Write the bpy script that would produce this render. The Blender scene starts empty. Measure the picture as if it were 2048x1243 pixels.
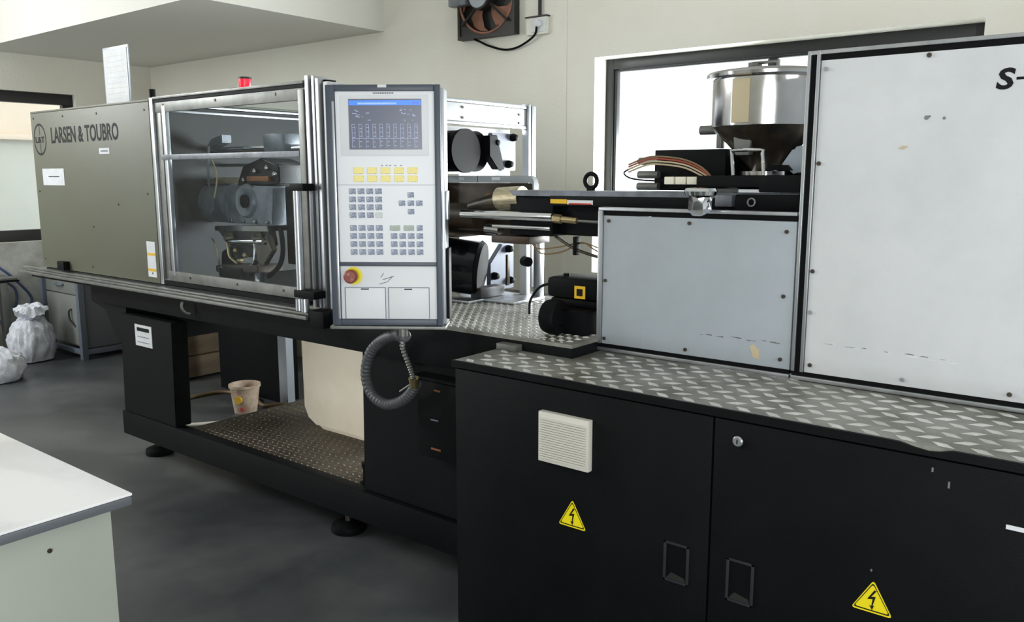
import bpy, bmesh, math, random
from mathutils import Vector, Matrix
random.seed(4)
SC = bpy.context.scene
COL = SC.collection
PI = math.pi

# ------------------------------------------------------------------ camera
cam_d = bpy.data.cameras.new('camera'); cam = bpy.data.objects.new('camera', cam_d); COL.objects.link(cam)
cam_d.sensor_fit = 'HORIZONTAL'; cam_d.sensor_width = 36.0; cam_d.lens = 1663.0 / 2048 * 36.0
cam_d.clip_start = 0.02; cam_d.clip_end = 200
YAW = math.radians(51.8407); PITCH = math.radians(9.205)
cam.location = (0, 0, 1.55)
cam.rotation_euler = (PI / 2 - PITCH, 0, math.atan2(math.sin(YAW), -math.cos(YAW)) - PI / 2)
SC.camera = cam

# ------------------------------------------------------------------ world, light, exposure
w = bpy.data.worlds.new('sky'); SC.world = w; w.use_nodes = True
wb = w.node_tree.nodes['Background']; wb.inputs['Color'].default_value = (0.93, 0.97, 1.0, 1); wb.inputs['Strength'].default_value = 1.8

def area(name, loc, target, sx, sy, power, col=(1, 1, 1)):
    l = bpy.data.lights.new(name, 'AREA'); l.shape = 'RECTANGLE'; l.size = sx; l.size_y = sy
    l.energy = power; l.color = col
    o = bpy.data.objects.new(name, l); COL.objects.link(o); o.location = loc
    o.rotation_euler = (Vector(target) - Vector(loc)).to_track_quat('-Z', 'Y').to_euler()
    return o
area('added_side_light', (-7.9, 0.6, 3.05), (-4.0, 1.8, 2.0), 4.0, 0.85, 210, (0.96, 0.98, 1.0))  # added lamp high on the solid left wall, brightens the beam front
area('added_front_light', (1.2, -2.9, 1.25), (-1.6, 3.0, 1.6), 2.8, 2.2, 165, (0.95, 0.98, 1.0))  # added key lamp before the unbroken front wall; no window is built
area('added_right_light', (3.3, 1.2, 1.7), (-2, 2.6, 1.3), 2.0, 1.5, 60, (0.96, 0.98, 1.0))  # added lamp by the blank right wall, which has no opening
area('daylight_back_window', (-1.9, 4.95, 1.42), (-3.4, 2.6, 0.3), 1.7, 0.8, 190, (0.97, 0.99, 1.0))
area('added_low_left_light', (-7.9, -2.5, 1.15), (-4.5, 2.6, 1.9), 1.1, 2.1, 60, (0.97, 0.98, 1.0))  # added fill lamp for the beam underside; the left wall has no doorway
SC.view_settings.view_transform = 'Standard'; SC.view_settings.look = 'None'
SC.view_settings.gamma = 1.0; SC.view_settings.use_curve_mapping = False
SC.view_settings.exposure = 0.38
SC.cycles.caustics_reflective = False; SC.cycles.caustics_refractive = False

# ------------------------------------------------------------------ materials
def lin(c):
    return tuple(((v / 255) / 12.92 if v / 255 <= 0.04045 else ((v / 255 + 0.055) / 1.055) ** 2.4) for v in c) + (1,)

def mat(name, rgb, rough=0.5, metal=0.0, var=None, scale=6.0, amt=0.5, bump=0.0, bscale=60.0, spec=0.5, emit=None, estr=1.0, ramp=(0.4, 0.65), stretch=(1, 1, 1), rvar=0.0, coat=0.0):
    m = bpy.data.materials.new(name); m.use_nodes = True
    nt = m.node_tree; n = nt.nodes; lk = nt.links; b = n['Principled BSDF']
    b.inputs['Base Color'].default_value = lin(rgb); b.inputs['Roughness'].default_value = rough
    b.inputs['Metallic'].default_value = metal
    b.inputs['Specular IOR Level'].default_value = spec
    if coat: b.inputs['Coat Weight'].default_value = coat
    tc = n.new('ShaderNodeTexCoord'); mp = n.new('ShaderNodeMapping'); mp.inputs['Scale'].default_value = stretch
    lk.new(tc.outputs['Object'], mp.inputs['Vector'])
    if var:
        nz = n.new('ShaderNodeTexNoise'); nz.inputs['Scale'].default_value = scale; nz.inputs['Detail'].default_value = 6
        nz.inputs['Roughness'].default_value = 0.62
        lk.new(mp.outputs['Vector'], nz.inputs['Vector'])
        rp = n.new('ShaderNodeValToRGB'); rp.color_ramp.elements[0].position = ramp[0]; rp.color_ramp.elements[1].position = ramp[1]
        a = lin(rgb); c = lin(var); rp.color_ramp.elements[0].color = a
        rp.color_ramp.elements[1].color = tuple(a[i] * (1 - amt) + c[i] * amt for i in range(3)) + (1,)
        lk.new(nz.outputs['Fac'], rp.inputs['Fac']); lk.new(rp.outputs['Color'], b.inputs['Base Color'])
        if rvar:
            mr = n.new('ShaderNodeMapRange'); mr.inputs['To Min'].default_value = rough - rvar; mr.inputs['To Max'].default_value = rough + rvar
            lk.new(nz.outputs['Fac'], mr.inputs['Value']); lk.new(mr.outputs['Result'], b.inputs['Roughness'])
    if bump:
        bz = n.new('ShaderNodeTexNoise'); bz.inputs['Scale'].default_value = bscale; bz.inputs['Detail'].default_value = 4
        lk.new(mp.outputs['Vector'], bz.inputs['Vector'])
        bp = n.new('ShaderNodeBump'); bp.inputs['Strength'].default_value = bump; bp.inputs['Distance'].default_value = 0.01
        lk.new(bz.outputs['Fac'], bp.inputs['Height']); lk.new(bp.outputs['Normal'], b.inputs['Normal'])
    if emit:
        b.inputs['Emission Color'].default_value = lin(emit); b.inputs['Emission Strength'].default_value = estr
    return m

M = {}
M['cream'] = mat('cream_wall_paint', (224, 223, 213), 0.8, var=(214, 210, 196), scale=1.2, amt=0.5, bump=0.15, bscale=40)
M['dirtywall'] = mat('stained_whitewash', (200, 202, 198), 0.85, var=(120, 118, 108), scale=3.5, amt=0.6, bump=0.2, bscale=30)
M['ceil'] = mat('ceiling_plaster', (214, 213, 206), 0.85, bump=0.1, bscale=30)
M['floor'] = mat('dark_floor_coating', (47, 51, 54), 0.4, var=(94, 97, 97), scale=1.1, amt=0.8, ramp=(0.36, 0.68), bump=0.06, bscale=25, rvar=0.12, spec=0.4)
M['black'] = mat('black_textured_paint', (7, 9, 11), 0.55, var=(13, 15, 17), scale=5, amt=0.7, bump=0.12, bscale=350, spec=0.13)
M['deepblack'] = mat('black_rubber', (6, 7, 9), 0.6, spec=0.12)
M['gloss_black'] = mat('oily_black_metal', (16, 18, 21), 0.16, metal=0.2, var=(70, 74, 78), scale=14, amt=0.45, ramp=(0.5, 0.8))
M['tan'] = mat('olive_tan_powder_coat', (92, 95, 78), 0.5, var=(86, 88, 70), scale=1.5, amt=0.6, bump=0.05, bscale=250)
M['lightgrey'] = mat('light_grey_enamel', (203, 206, 208), 0.45, var=(186, 190, 192), scale=2.2, amt=0.7, bump=0.03, bscale=200)
M['bluegrey'] = mat('blue_grey_enamel', (158, 166, 173), 0.45, var=(146, 153, 158), scale=2.5, amt=0.7, bump=0.03, bscale=200)
M['alu'] = mat('aluminium_extrusion', (190, 194, 199), 0.3, metal=0.85, var=(150, 155, 162), scale=8, amt=0.6, stretch=(1, 1, 0.1))
M['aludull'] = mat('dull_aluminium', (122, 124, 120), 0.45, metal=0.6, var=(92, 94, 90), scale=9, amt=0.7)
M['chrome'] = mat('polished_chrome', (222, 224, 228), 0.1, metal=1.0, bump=0.05, bscale=12)
M['steel'] = mat('stainless_steel', (200, 200, 202), 0.16, metal=1.0, var=(170, 168, 165), scale=3, amt=0.6, bump=0.12, bscale=7)
M['darksteel'] = mat('oxidised_steel', (70, 68, 64), 0.35, metal=0.8, var=(120, 105, 85), scale=12, amt=0.6)
M['castgrey'] = mat('cast_grey_paint', (126, 132, 140), 0.38, metal=0.2, var=(76, 80, 86), scale=10, amt=0.7, bump=0.1, bscale=40)
M['platen'] = mat('platen_blue_grey', (92, 100, 116), 0.5, metal=0.1, var=(72, 78, 92), scale=9, amt=0.6)
M['darkpanel'] = mat('dark_grey_metal', (20, 22, 24), 0.6, metal=0.0, var=(36, 39, 41), scale=4, amt=0.6)
M['brownpanel'] = mat('oily_brown_metal', (48, 41, 34), 0.4, metal=0.3, var=(78, 62, 46), scale=9, amt=0.7)
M['brass'] = mat('brass_fitting', (176, 160, 122), 0.35, metal=0.9, var=(140, 120, 80), scale=20, amt=0.5)
M['mica'] = mat('brushed_heater_band', (205, 196, 168), 0.32, metal=0.8, var=(150, 135, 100), scale=30, amt=0.7, stretch=(1, 1, 4))
M['copper'] = mat('rusty_copper', (150, 98, 62), 0.45, metal=0.6, var=(95, 60, 40), scale=20, amt=0.7)
M['tread'] = mat('tread_plate_aluminium', (150, 150, 143), 0.42, metal=0.35, var=(98, 96, 86), scale=5, amt=0.8, ramp=(0.42, 0.62), bump=0.1, bscale=80)
M['lug'] = mat('worn_lug_metal', (225, 225, 221), 0.34, metal=0.3, var=(165, 163, 155), scale=5, amt=0.7)
M['browntread'] = mat('grimy_tread_plate', (96, 88, 76), 0.5, metal=0.5, var=(56, 50, 44), scale=5, amt=0.8, bump=0.1, bscale=60)
M['brownlug'] = mat('grimy_lug_metal', (136, 126, 110), 0.4, metal=0.6, var=(90, 80, 68), scale=8, amt=0.7)
M['slate'] = mat('slate_console_frame', (66, 74, 86), 0.4, spec=0.4)
M['white'] = mat('white_membrane_panel', (226, 229, 234), 0.45)
M['offwhite'] = mat('console_grey_face', (212, 215, 219), 0.45)
M['key'] = mat('blue_grey_key', (118, 128, 150), 0.5, var=(208, 213, 224), scale=230, amt=0.8, ramp=(0.52, 0.6))
M['greenkey'] = mat('green_grey_key', (150, 160, 152), 0.5, var=(195, 202, 196), scale=200, amt=0.6)
M['palekey'] = mat('pale_key', (196, 202, 200), 0.5)
M['yellowkey'] = mat('yellow_key', (238, 224, 146), 0.5, var=(160, 140, 90), scale=160, amt=0.6, ramp=(0.6, 0.66))
M['screen'] = mat('lcd_screen', (60, 64, 74), 0.25, emit=(84, 90, 108), estr=0.55)
M['lcdblue'] = mat('lcd_blue_bar', (50, 105, 220), 0.3, emit=(62, 120, 235), estr=0.6)
M['lcdmark'] = mat('lcd_marks', (140, 150, 180), 0.3, emit=(128, 138, 170), estr=0.5)
M['lcdwhite'] = mat('lcd_white', (225, 230, 235), 0.3, emit=(215, 222, 230), estr=0.6)
M['ink'] = mat('dark_ink', (14, 14, 18), 0.6, spec=0.2)
M['greyink'] = mat('grey_ink', (110, 120, 134), 0.6)
M['yellow'] = mat('warning_yellow', (232, 214, 20), 0.45)
M['amber'] = mat('amber_stripe', (222, 176, 30), 0.5)
M['redplastic'] = mat('red_lamp_plastic', (225, 20, 50), 0.3, emit=(240, 15, 50), estr=0.55)
M['estop'] = mat('faded_red_button', (130, 62, 54), 0.5, var=(200, 180, 160), scale=60, amt=0.5, ramp=(0.6, 0.66))
M['redprint'] = mat('red_print', (186, 64, 52), 0.5)
M['paper'] = mat('paper_label', (214, 217, 220), 0.7, var=(190, 194, 200), scale=15, amt=0.5)
M['darkframe'] = mat('dark_anodised_frame', (48, 49, 50), 0.4, metal=0.4)
M['vent'] = mat('aged_ivory_plastic', (200, 198, 188), 0.55)
M['tank'] = mat('translucent_offwhite_plastic', (228, 218, 200), 0.45, var=(206, 194, 172), scale=3, amt=0.6, bump=0.05, bscale=8)
M['sack'] = mat('woven_white_sack', (226, 230, 238), 0.55, var=(170, 176, 190), scale=14, amt=0.6, bump=0.5, bscale=90)
M['deskgrey'] = mat('desk_grey_laminate', (124, 127, 123), 0.5)
M['deskside'] = mat('desk_side_grey', (100, 106, 110), 0.5)
M['deskleg'] = mat('desk_blue_grey_steel', (96, 104, 116), 0.45)
M['tabletop'] = mat('white_table_laminate', (246, 247, 249), 0.2, var=(190, 192, 196), scale=2.6, amt=0.5, ramp=(0.56, 0.72), coat=0.3)
M['tableedge'] = mat('table_edge_metal', (120, 126, 132), 0.35, metal=0.4)
M['tablebody'] = mat('sage_grey_cabinet', (168, 174, 164), 0.5, var=(158, 162, 153), scale=1.5, amt=0.6)
M['hosegrey'] = mat('grey_corrugated_conduit', (66, 69, 72), 0.5)
M['pullgrey'] = mat('worn_black_edge', (40, 42, 45), 0.5, spec=0.25)
M['bluehose'] = mat('blue_hose', (58, 72, 108), 0.45)
M['whitehose'] = mat('pale_hose', (205, 200, 190), 0.4)
M['brownhose'] = mat('ochre_hose', (124, 102, 70), 0.5)
M['bucket'] = mat('grimy_paint_bucket', (196, 176, 156), 0.55, var=(120, 92, 70), scale=14, amt=0.6)
M['crate'] = mat('weathered_plywood', (128, 112, 90), 0.75, var=(84, 74, 60), scale=7, amt=0.7, bump=0.2, bscale=30, stretch=(1, 0.3, 1))
M['rust'] = mat('dusty_rust_blade', (150, 104, 84), 0.6, var=(96, 62, 50), scale=12, amt=0.6)
M['fandark'] = mat('fan_dark_metal', (46, 46, 44), 0.5, metal=0.4)
M['extwall'] = mat('exterior_beige_wall', (214, 200, 184), 0.9, var=(200, 186, 168), scale=1, amt=0.5)
M['extpale'] = mat('exterior_pale_wall', (188, 189, 183), 0.9, var=(176, 178, 172), scale=1, amt=0.5)
M['plasticbag'] = mat('blue_grey_film', (160, 170, 180), 0.4)
M['redwire'] = mat('red_brown_wire', (156, 70, 52), 0.5)
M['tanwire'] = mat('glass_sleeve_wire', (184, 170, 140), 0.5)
M['ceramic'] = mat('cream_ceramic_block', (222, 218, 200), 0.4)

def translucent(name, rgb, fac):
    m = mat(name, rgb, 0.45, var=(206, 194, 172), scale=3, amt=0.5); nt = m.node_tree; n = nt.nodes
    tl = n.new('ShaderNodeBsdfTranslucent'); tl.inputs['Color'].default_value = lin(rgb); mx = n.new('ShaderNodeMixShader'); mx.inputs['Fac'].default_value = fac
    nt.links.new(n['Principled BSDF'].outputs[0], mx.inputs[1]); nt.links.new(tl.outputs[0], mx.inputs[2]); nt.links.new(mx.outputs[0], n['Material Output'].inputs['Surface'])
    return m
M['tank'] = translucent('translucent_offwhite_plastic', (244, 238, 226), 0.45)
def glassmat(name, tint, haze):
    m = bpy.data.materials.new(name); m.use_nodes = True; nt = m.node_tree; n = nt.nodes; n.clear()
    out = n.new('ShaderNodeOutputMaterial'); tr = n.new('ShaderNodeBsdfTransparent'); tr.inputs['Color'].default_value = tint
    gl = n.new('ShaderNodeBsdfGlossy'); gl.inputs['Roughness'].default_value = 0.06
    df = n.new('ShaderNodeBsdfDiffuse'); df.inputs['Color'].default_value = (0.6, 0.62, 0.62, 1)
    lw = n.new('ShaderNodeLayerWeight'); lw.inputs['Blend'].default_value = 0.5
    pw = n.new('ShaderNodeMath'); pw.operation = 'POWER'; pw.inputs[1].default_value = 4.0
    fr = n.new('ShaderNodeMath'); fr.operation = 'MULTIPLY_ADD'; fr.inputs[1].default_value = 0.28; fr.inputs[2].default_value = 0.008
    nt.links.new(lw.outputs['Facing'], pw.inputs[0]); nt.links.new(pw.outputs[0], fr.inputs[0])
    nz = n.new('ShaderNodeTexNoise'); nz.inputs['Scale'].default_value = 7; nz.inputs['Detail'].default_value = 8; nz.inputs['Distortion'].default_value = 1.5
    mr = n.new('ShaderNodeMapRange'); mr.inputs['From Min'].default_value = 0.4; mr.inputs['From Max'].default_value = 0.75
    mr.inputs['To Min'].default_value = haze * 0.5; mr.inputs['To Max'].default_value = haze * 2
    m1 = n.new('ShaderNodeMixShader'); m2 = n.new('ShaderNodeMixShader')
    L = nt.links.new
    L(nz.outputs['Fac'], mr.inputs['Value']); L(mr.outputs['Result'], m1.inputs['Fac'])
    L(tr.outputs[0], m1.inputs[1]); L(df.outputs[0], m1.inputs[2])
    L(fr.outputs[0], m2.inputs['Fac']); L(m1.outputs[0], m2.inputs[1]); L(gl.outputs[0], m2.inputs[2])
    L(m2.outputs[0], out.inputs['Surface'])
    return m
M['guardglass'] = glassmat('scratched_polycarbonate', (0.84, 0.87, 0.88, 1), 0.010)
M['pane'] = glassmat('window_glass', (0.95, 0.97, 0.97, 1), 0.01)

# ------------------------------------------------------------------ mesh builder
class MB:
    def __init__(s): s.bm = bmesh.new()
    def box(s, x0, x1, y0, y1, z0, z1, bev=0.0, seg=2):
        r = bmesh.ops.create_cube(s.bm, size=1.0); vs = r['verts']
        for v in vs:
            v.co = Vector(((x0 + x1) / 2 + v.co.x * (x1 - x0), (y0 + y1) / 2 + v.co.y * (y1 - y0), (z0 + z1) / 2 + v.co.z * (z1 - z0)))
        if bev > 0:
            es = list({e for v in vs for e in v.link_edges})
            bmesh.ops.bevel(s.bm, geom=es, offset=bev, segments=seg, affect='EDGES', profile=0.6)
        return s
    def cyl(s, p0, p1, r0, r1=None, seg=24, caps=True):
        r1 = r0 if r1 is None else r1
        p0, p1 = Vector(p0), Vector(p1); d = p1 - p0
        q = d.to_track_quat('Z', 'Y').to_matrix().to_4x4()
        bmesh.ops.create_cone(s.bm, cap_ends=caps, segments=seg, radius1=max(r0, 1e-5), radius2=max(r1, 1e-5), depth=d.length,
                              matrix=Matrix.Translation((p0 + p1) / 2) @ q)
        return s
    def tube(s, pts, r, seg=10, smooth_pts=4, ribs=0.0):
        P = [Vector(p) for p in pts]
        if smooth_pts > 1 and len(P) > 2:
            Q = []
            for i in range(len(P) - 1):
                a = P[max(i - 1, 0)]; b = P[i]; c = P[i + 1]; d = P[min(i + 2, len(P) - 1)]
                for k in range(smooth_pts):
                    t = k / smooth_pts
                    Q.append(0.5 * ((2 * b) + (c - a) * t + (2 * a - 5 * b + 4 * c - d) * t * t + (3 * b - a - 3 * c + d) * t ** 3))
            Q.append(P[-1]); P = Q
        rings = []; ref = None
        for i, p in enumerate(P):
            t = (P[min(i + 1, len(P) - 1)] - P[max(i - 1, 0)]).normalized()
            if ref is None: ref = t.orthogonal().normalized()
            ref = (ref - t * ref.dot(t)).normalized(); b = t.cross(ref)
            rr = r * (1 + (ribs if i % 2 else -ribs))
            rings.append([s.bm.verts.new(p + (ref * math.cos(a) + b * math.sin(a)) * rr) for a in [2 * PI * k / seg for k in range(seg)]])
        for i in range(len(rings) - 1):
            for k in range(seg):
                s.bm.faces.new((rings[i][k], rings[i][(k + 1) % seg], rings[i + 1][(k + 1) % seg], rings[i + 1][k]))
        s.bm.faces.new(rings[0][::-1]); s.bm.faces.new(rings[-1])
        return s
    def lathe(s, c, prof, seg=40, axis='Z'):
        rings = []
        for (r, h) in prof:
            ring = []
            for k in range(seg):
                a = 2 * PI * k / seg; x, y = r * math.cos(a), r * math.sin(a)
                v = (x, y, h) if axis == 'Z' else ((h, x, y) if axis == 'X' else (x, h, y))
                ring.append(s.bm.verts.new(Vector(c) + Vector(v)))
            rings.append(ring)
        for i in range(len(rings) - 1):
            for k in range(seg):
                s.bm.faces.new((rings[i][k], rings[i][(k + 1) % seg], rings[i + 1][(k + 1) % seg], rings[i + 1][k]))
        if prof[0][0] > 1e-4: s.bm.faces.new(rings[0][::-1])
        if prof[-1][0] > 1e-4: s.bm.faces.new(rings[-1])
        return s
    def prism(s, poly, a0, a1, axis='Y', bev=0.0):
        def P(u, v, a): return Vector({'Y': (u, a, v), 'X': (a, u, v), 'Z': (u, v, a)}[axis])
        A = [s.bm.verts.new(P(u, v, a0)) for u, v in poly]; B = [s.bm.verts.new(P(u, v, a1)) for u, v in poly]
        n = len(poly); fs = [s.bm.faces.new(A[::-1]), s.bm.faces.new(B)]
        for i in range(n): fs.append(s.bm.faces.new((A[i], A[(i + 1) % n], B[(i + 1) % n], B[i])))
        if bev > 0:
            es = list({e for f in fs for e in f.edges})
            bmesh.ops.bevel(s.bm, geom=es, offset=bev, segments=2, affect='EDGES')
        return s
    def torus(s, c, R, r, axis='Y', seg=32, ms=10, arc=2 * PI):
        pts = []
        full = arc > 6.2
        rings = []
        for i in range(seg if full else seg + 1):
            a = arc * i / seg; ring = []
            for k in range(ms):
                b = 2 * PI * k / ms; rr = R + r * math.cos(b); h = r * math.sin(b)
                u, v = rr * math.cos(a), rr * math.sin(a)
                p = {'Z': (u, v, h), 'Y': (u, h, v), 'X': (h, u, v)}[axis]
                ring.append(s.bm.verts.new(Vector(c) + Vector(p)))
            rings.append(ring)
        n = len(rings)
        for i in range(n if full else n - 1):
            for k in range(ms):
                s.bm.faces.new((rings[i][k], rings[i][(k + 1) % ms], rings[(i + 1) % n][(k + 1) % ms], rings[(i + 1) % n][k]))
        return s
    def lugs(s, x0, x1, y0, y1, z, px, py, ln, wd, h, skip=None):
        j = 0; y = y0 + py / 2
        while y < y1 - py / 3:
            x = x0 + px / 2 + (px / 2 if j % 2 else 0)
            while x < x1 - px / 3:
                if not (skip and skip(x, y)):
                    a = math.radians(28 if j % 2 else -28) ; ca, sa = math.cos(a), math.sin(a)
                    L = [(-ln / 2, 0), (0, -wd / 2), (ln / 2, 0), (0, wd / 2)]
                    V = [s.bm.verts.new((x + u * ca - v * sa, y + u * sa + v * ca, z)) for u, v in L]
                    T = [s.bm.verts.new((x + u * ca - v * sa, y + u * sa + v * ca, z + h)) for u, v in [(-ln / 5, 0), (0, -wd / 6), (ln / 5, 0), (0, wd / 6)]]
                    s.bm.faces.new(T)
                    for k in range(4): s.bm.faces.new((V[k], V[(k + 1) % 4], T[(k + 1) % 4], T[k]))
                x += px
            y += py; j += 1
        return s
    def xf(s, mtx): bmesh.ops.transform(s.bm, matrix=mtx, verts=s.bm.verts); return s
    def noise(s, amp, sc):
        from mathutils import noise as N
        for v in s.bm.verts: v.co += Vector(N.noise_vector(v.co * sc)) * amp
        return s
    def build(s, name, m, parent=None, smooth=None):
        bm = s.bm
        bmesh.ops.recalc_face_normals(bm, faces=bm.faces)
        lo = Vector((min(v.co[i] for v in bm.verts) for i in range(3))); hi = Vector((max(v.co[i] for v in bm.verts) for i in range(3)))
        c = Vector(((lo.x + hi.x) / 2, (lo.y + hi.y) / 2, lo.z))
        for v in bm.verts: v.co -= c
        me = bpy.data.meshes.new(name)
        ang = math.radians(35 if smooth is None else smooth)
        for f in bm.faces: f.smooth = True
        for e in bm.edges:
            if len(e.link_faces) == 2 and e.calc_face_angle(0) > ang: e.smooth = False
        bm.to_mesh(me); bm.free(); me.materials.append(M[m])
        o = bpy.data.objects.new(name, me); COL.objects.link(o)
        po = ORG.get(parent.name, Vector((0, 0, 0))) if parent else Vector((0, 0, 0))
        o.location = c - po; ORG[o.name] = c.copy()
        if parent: o.parent = parent
        return o
ORG = {}
def box(name, m, parent, x0, x1, y0, y1, z0, z1, bev=0.0):
    return MB().box(x0, x1, y0, y1, z0, z1, bev).build(name, m, parent)
def cyl(name, m, parent, p0, p1, r0, r1=None, seg=24):
    return MB().cyl(p0, p1, r0, r1, seg).build(name, m, parent)
def tag(o, label, cat, group=None):
    o['label'] = label; o['category'] = cat
    if group: o['group'] = group
    return o
def thing(name, label, cat, loc, group=None, rz=0.0, local=False):
    o = bpy.data.objects.new(name, None); COL.objects.link(o); o.location = loc; o.rotation_euler = (0, 0, rz); o.empty_display_size = 0.1
    ORG[o.name] = Vector((0, 0, 0)) if local else Vector(loc)
    return tag(o, label, cat, group)
def struct(o): o['kind'] = 'structure'; return o
def label(o, t): o['label'] = t; return o
def again(src, loc, parent, mname=None):        # another object on the same mesh; loc in builder coordinates
    o = src.copy(); COL.objects.link(o); o.parent = parent
    o.location = Vector(loc) - ORG.get(parent.name, Vector((0, 0, 0)))
    ORG[o.name] = Vector(loc)
    if mname:
        o.data = src.data.copy(); o.data.materials.clear(); o.data.materials.append(M[mname])
    return o
def text(name, s, m, parent, left, bottom, width, height, frame, depth=0.0006, bold=0.0, shear=0.0):
    """flat lettering; frame(u, v, n) maps width, height and outward depth to builder coordinates"""
    cu = bpy.data.curves.new(name, 'FONT'); cu.body = s; cu.size = 1; cu.extrude = 0.0; cu.offset = bold; cu.shear = shear; cu.resolution_u = 3
    t = bpy.data.objects.new(name, cu); COL.objects.link(t)
    bpy.context.view_layer.update()
    me = bpy.data.meshes.new_from_object(t.evaluated_get(bpy.context.evaluated_depsgraph_get()))
    bpy.data.objects.remove(t); b = MB(); b.bm.from_mesh(me); bpy.data.meshes.remove(me)
    r = bmesh.ops.extrude_face_region(b.bm, geom=b.bm.faces[:])
    for g in r['geom']:
        if isinstance(g, bmesh.types.BMVert): g.co.z += 1
    xs = [v.co.x for v in b.bm.verts]; ys = [v.co.y for v in b.bm.verts]
    for v in b.bm.verts:
        u = left + (v.co.x - min(xs)) / (max(xs) - min(xs)) * width; q = bottom + (v.co.y - min(ys)) / (max(ys) - min(ys)) * height
        v.co = Vector(frame(u, q, v.co.z * depth))
    return b.build(name, m, parent)
def front(y0):
    return lambda u, v, n: (u, y0 - n, v)

# ------------------------------------------------------------------ the room
WT = 3.6
struct(box('floor', 'floor', None, -8.4, 3.7, -3.4, 5.0, -0.12, 0.0))
struct(box('ceiling', 'ceil', None, -8.3, 3.7, -3.4, 4.72, WT, WT + 0.15))
YW = 4.436
b = MB()                                         # back wall with the window opening
b.box(-8.0, -2.843, YW, YW + 0.24, 0, WT); b.box(-0.745, 3.5, YW, YW + 0.24, 0, WT)
b.box(-2.843, -0.745, YW, YW + 0.24, 2.262, WT); b.box(-2.843, -0.745, YW, YW + 0.24, 0, 0.95)
struct(b.build('wall_back', 'cream'))
b = MB()
b.box(-8.24, -8.0, -3.2, 1.6, 0, WT); b.box(-8.24, -8.0, 3.69, YW + 0.24, 0.0, WT)
b.box(-8.24, -8.0, 1.6, 3.69, 2.285, WT)
b.box(-8.24, -8.0, 1.6, 3.69, 0.972, 0.975)
wl = struct(b.build('wall_left', 'cream'))
struct(MB().box(-8.24, -8.0, 1.6, 3.69, 0.0, 0.972).build('trim_1', 'dirtywall'))
struct(box('wall_right', 'cream', None, 3.5, 3.7, -3.4, YW + 0.24, 0, WT))
struct(box('wall_front', 'cream', None, -8.24, 3.5, -3.4, -3.2, 0, WT))
struct(box('ceiling_beam', 'ceil', None, -8.0, -4.685, 2.9, YW, 2.6, WT))
struct(box('trim_2', 'cream', None, -3.075, -3.05, YW - 0.004, YW, 0, WT))
# window_1, behind the hopper
def fr(name, x0, x1, y0, y1, z0, z1, p): return box(name, 'darkframe', p, x0, x1, y0, y1, z0, z1, 0.003)
w1 = bpy.data.objects.new('window_1', None); COL.objects.link(w1); w1.location = (-1.79, 4.6, 0.95); struct(w1); ORG[w1.name] = Vector(w1.location)
YF = 4.566
fr('window_frame', -2.843, -2.79, YF, YF + 0.07, 0.95, 2.262, w1); fr('window_frame', -0.80, -0.745, YF, YF + 0.07, 0.95, 2.262, w1)
fr('window_frame', -2.79, -0.80, YF, YF + 0.07, 2.20, 2.262, w1); fr('window_frame', -2.79, -0.80, YF, YF + 0.07, 0.95, 1.0, w1)
fr('sash_rail', -2.788, -2.768, YF + 0.012, YF + 0.05, 1.003, 2.197, w1)
fr('sash_rail', -2.765, -0.85, YF + 0.012, YF + 0.05, 2.186, 2.197, w1)
fr('mullion', -1.81, -1.76, YF + 0.005, YF + 0.06, 1.002, 2.184, w1)
box('pane', 'pane', w1, -2.765, -1.815, YF + 0.03, YF + 0.034, 1.005, 2.184)
box('pane', 'pane', w1, -1.755, -0.805, YF + 0.03, YF + 0.034, 1.005, 2.184)
# window_2, in the left wall
w2 = bpy.data.objects.new('window_2', None); COL.objects.link(w2); w2.location = (-8.1, 2.6, 0.98); struct(w2); ORG[w2.name] = Vector(w2.location)
def fx(name, y0, y1, z0, z1): return box(name, 'darkframe', w2, -8.12, -8.05, y0, y1, z0, z1, 0.003)
fx('window_frame', 1.6, 3.69, 2.19, 2.285); fx('window_frame', 1.6, 3.69, 0.975, 1.075); fx('window_frame', 3.60, 3.69, 1.077, 2.188); fx('window_frame', 1.6, 1.68, 1.077, 2.188)
fx('mullion', 2.05, 2.1, 1.077, 2.188)
box('pane', 'pane', w2, -8.09, -8.086, 2.102, 3.598, 1.078, 2.187); box('pane', 'pane', w2, -8.09, -8.086, 1.682, 2.048, 1.078, 2.187)
# neighbour's wall outside window_2
t = thing('outside_wall', 'beige boundary wall with a ledge seen through the left window', 'outside wall', (-10.5, 3, 0))
box('upper_wall', 'extwall', t, -10.6, -10.5, -1, 7, 2.02, 3.4); box('ledge', 'extwall', t, -10.6, -10.4, -1, 7, 1.96, 2.02, 0.01)
box('lower_wall', 'extpale', t, -10.6, -10.5, -1, 7, 0, 1.96)
struct(box('ground', 'extpale', None, -13, -8.4, -3.4, 9, -0.12, -0.02))

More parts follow.
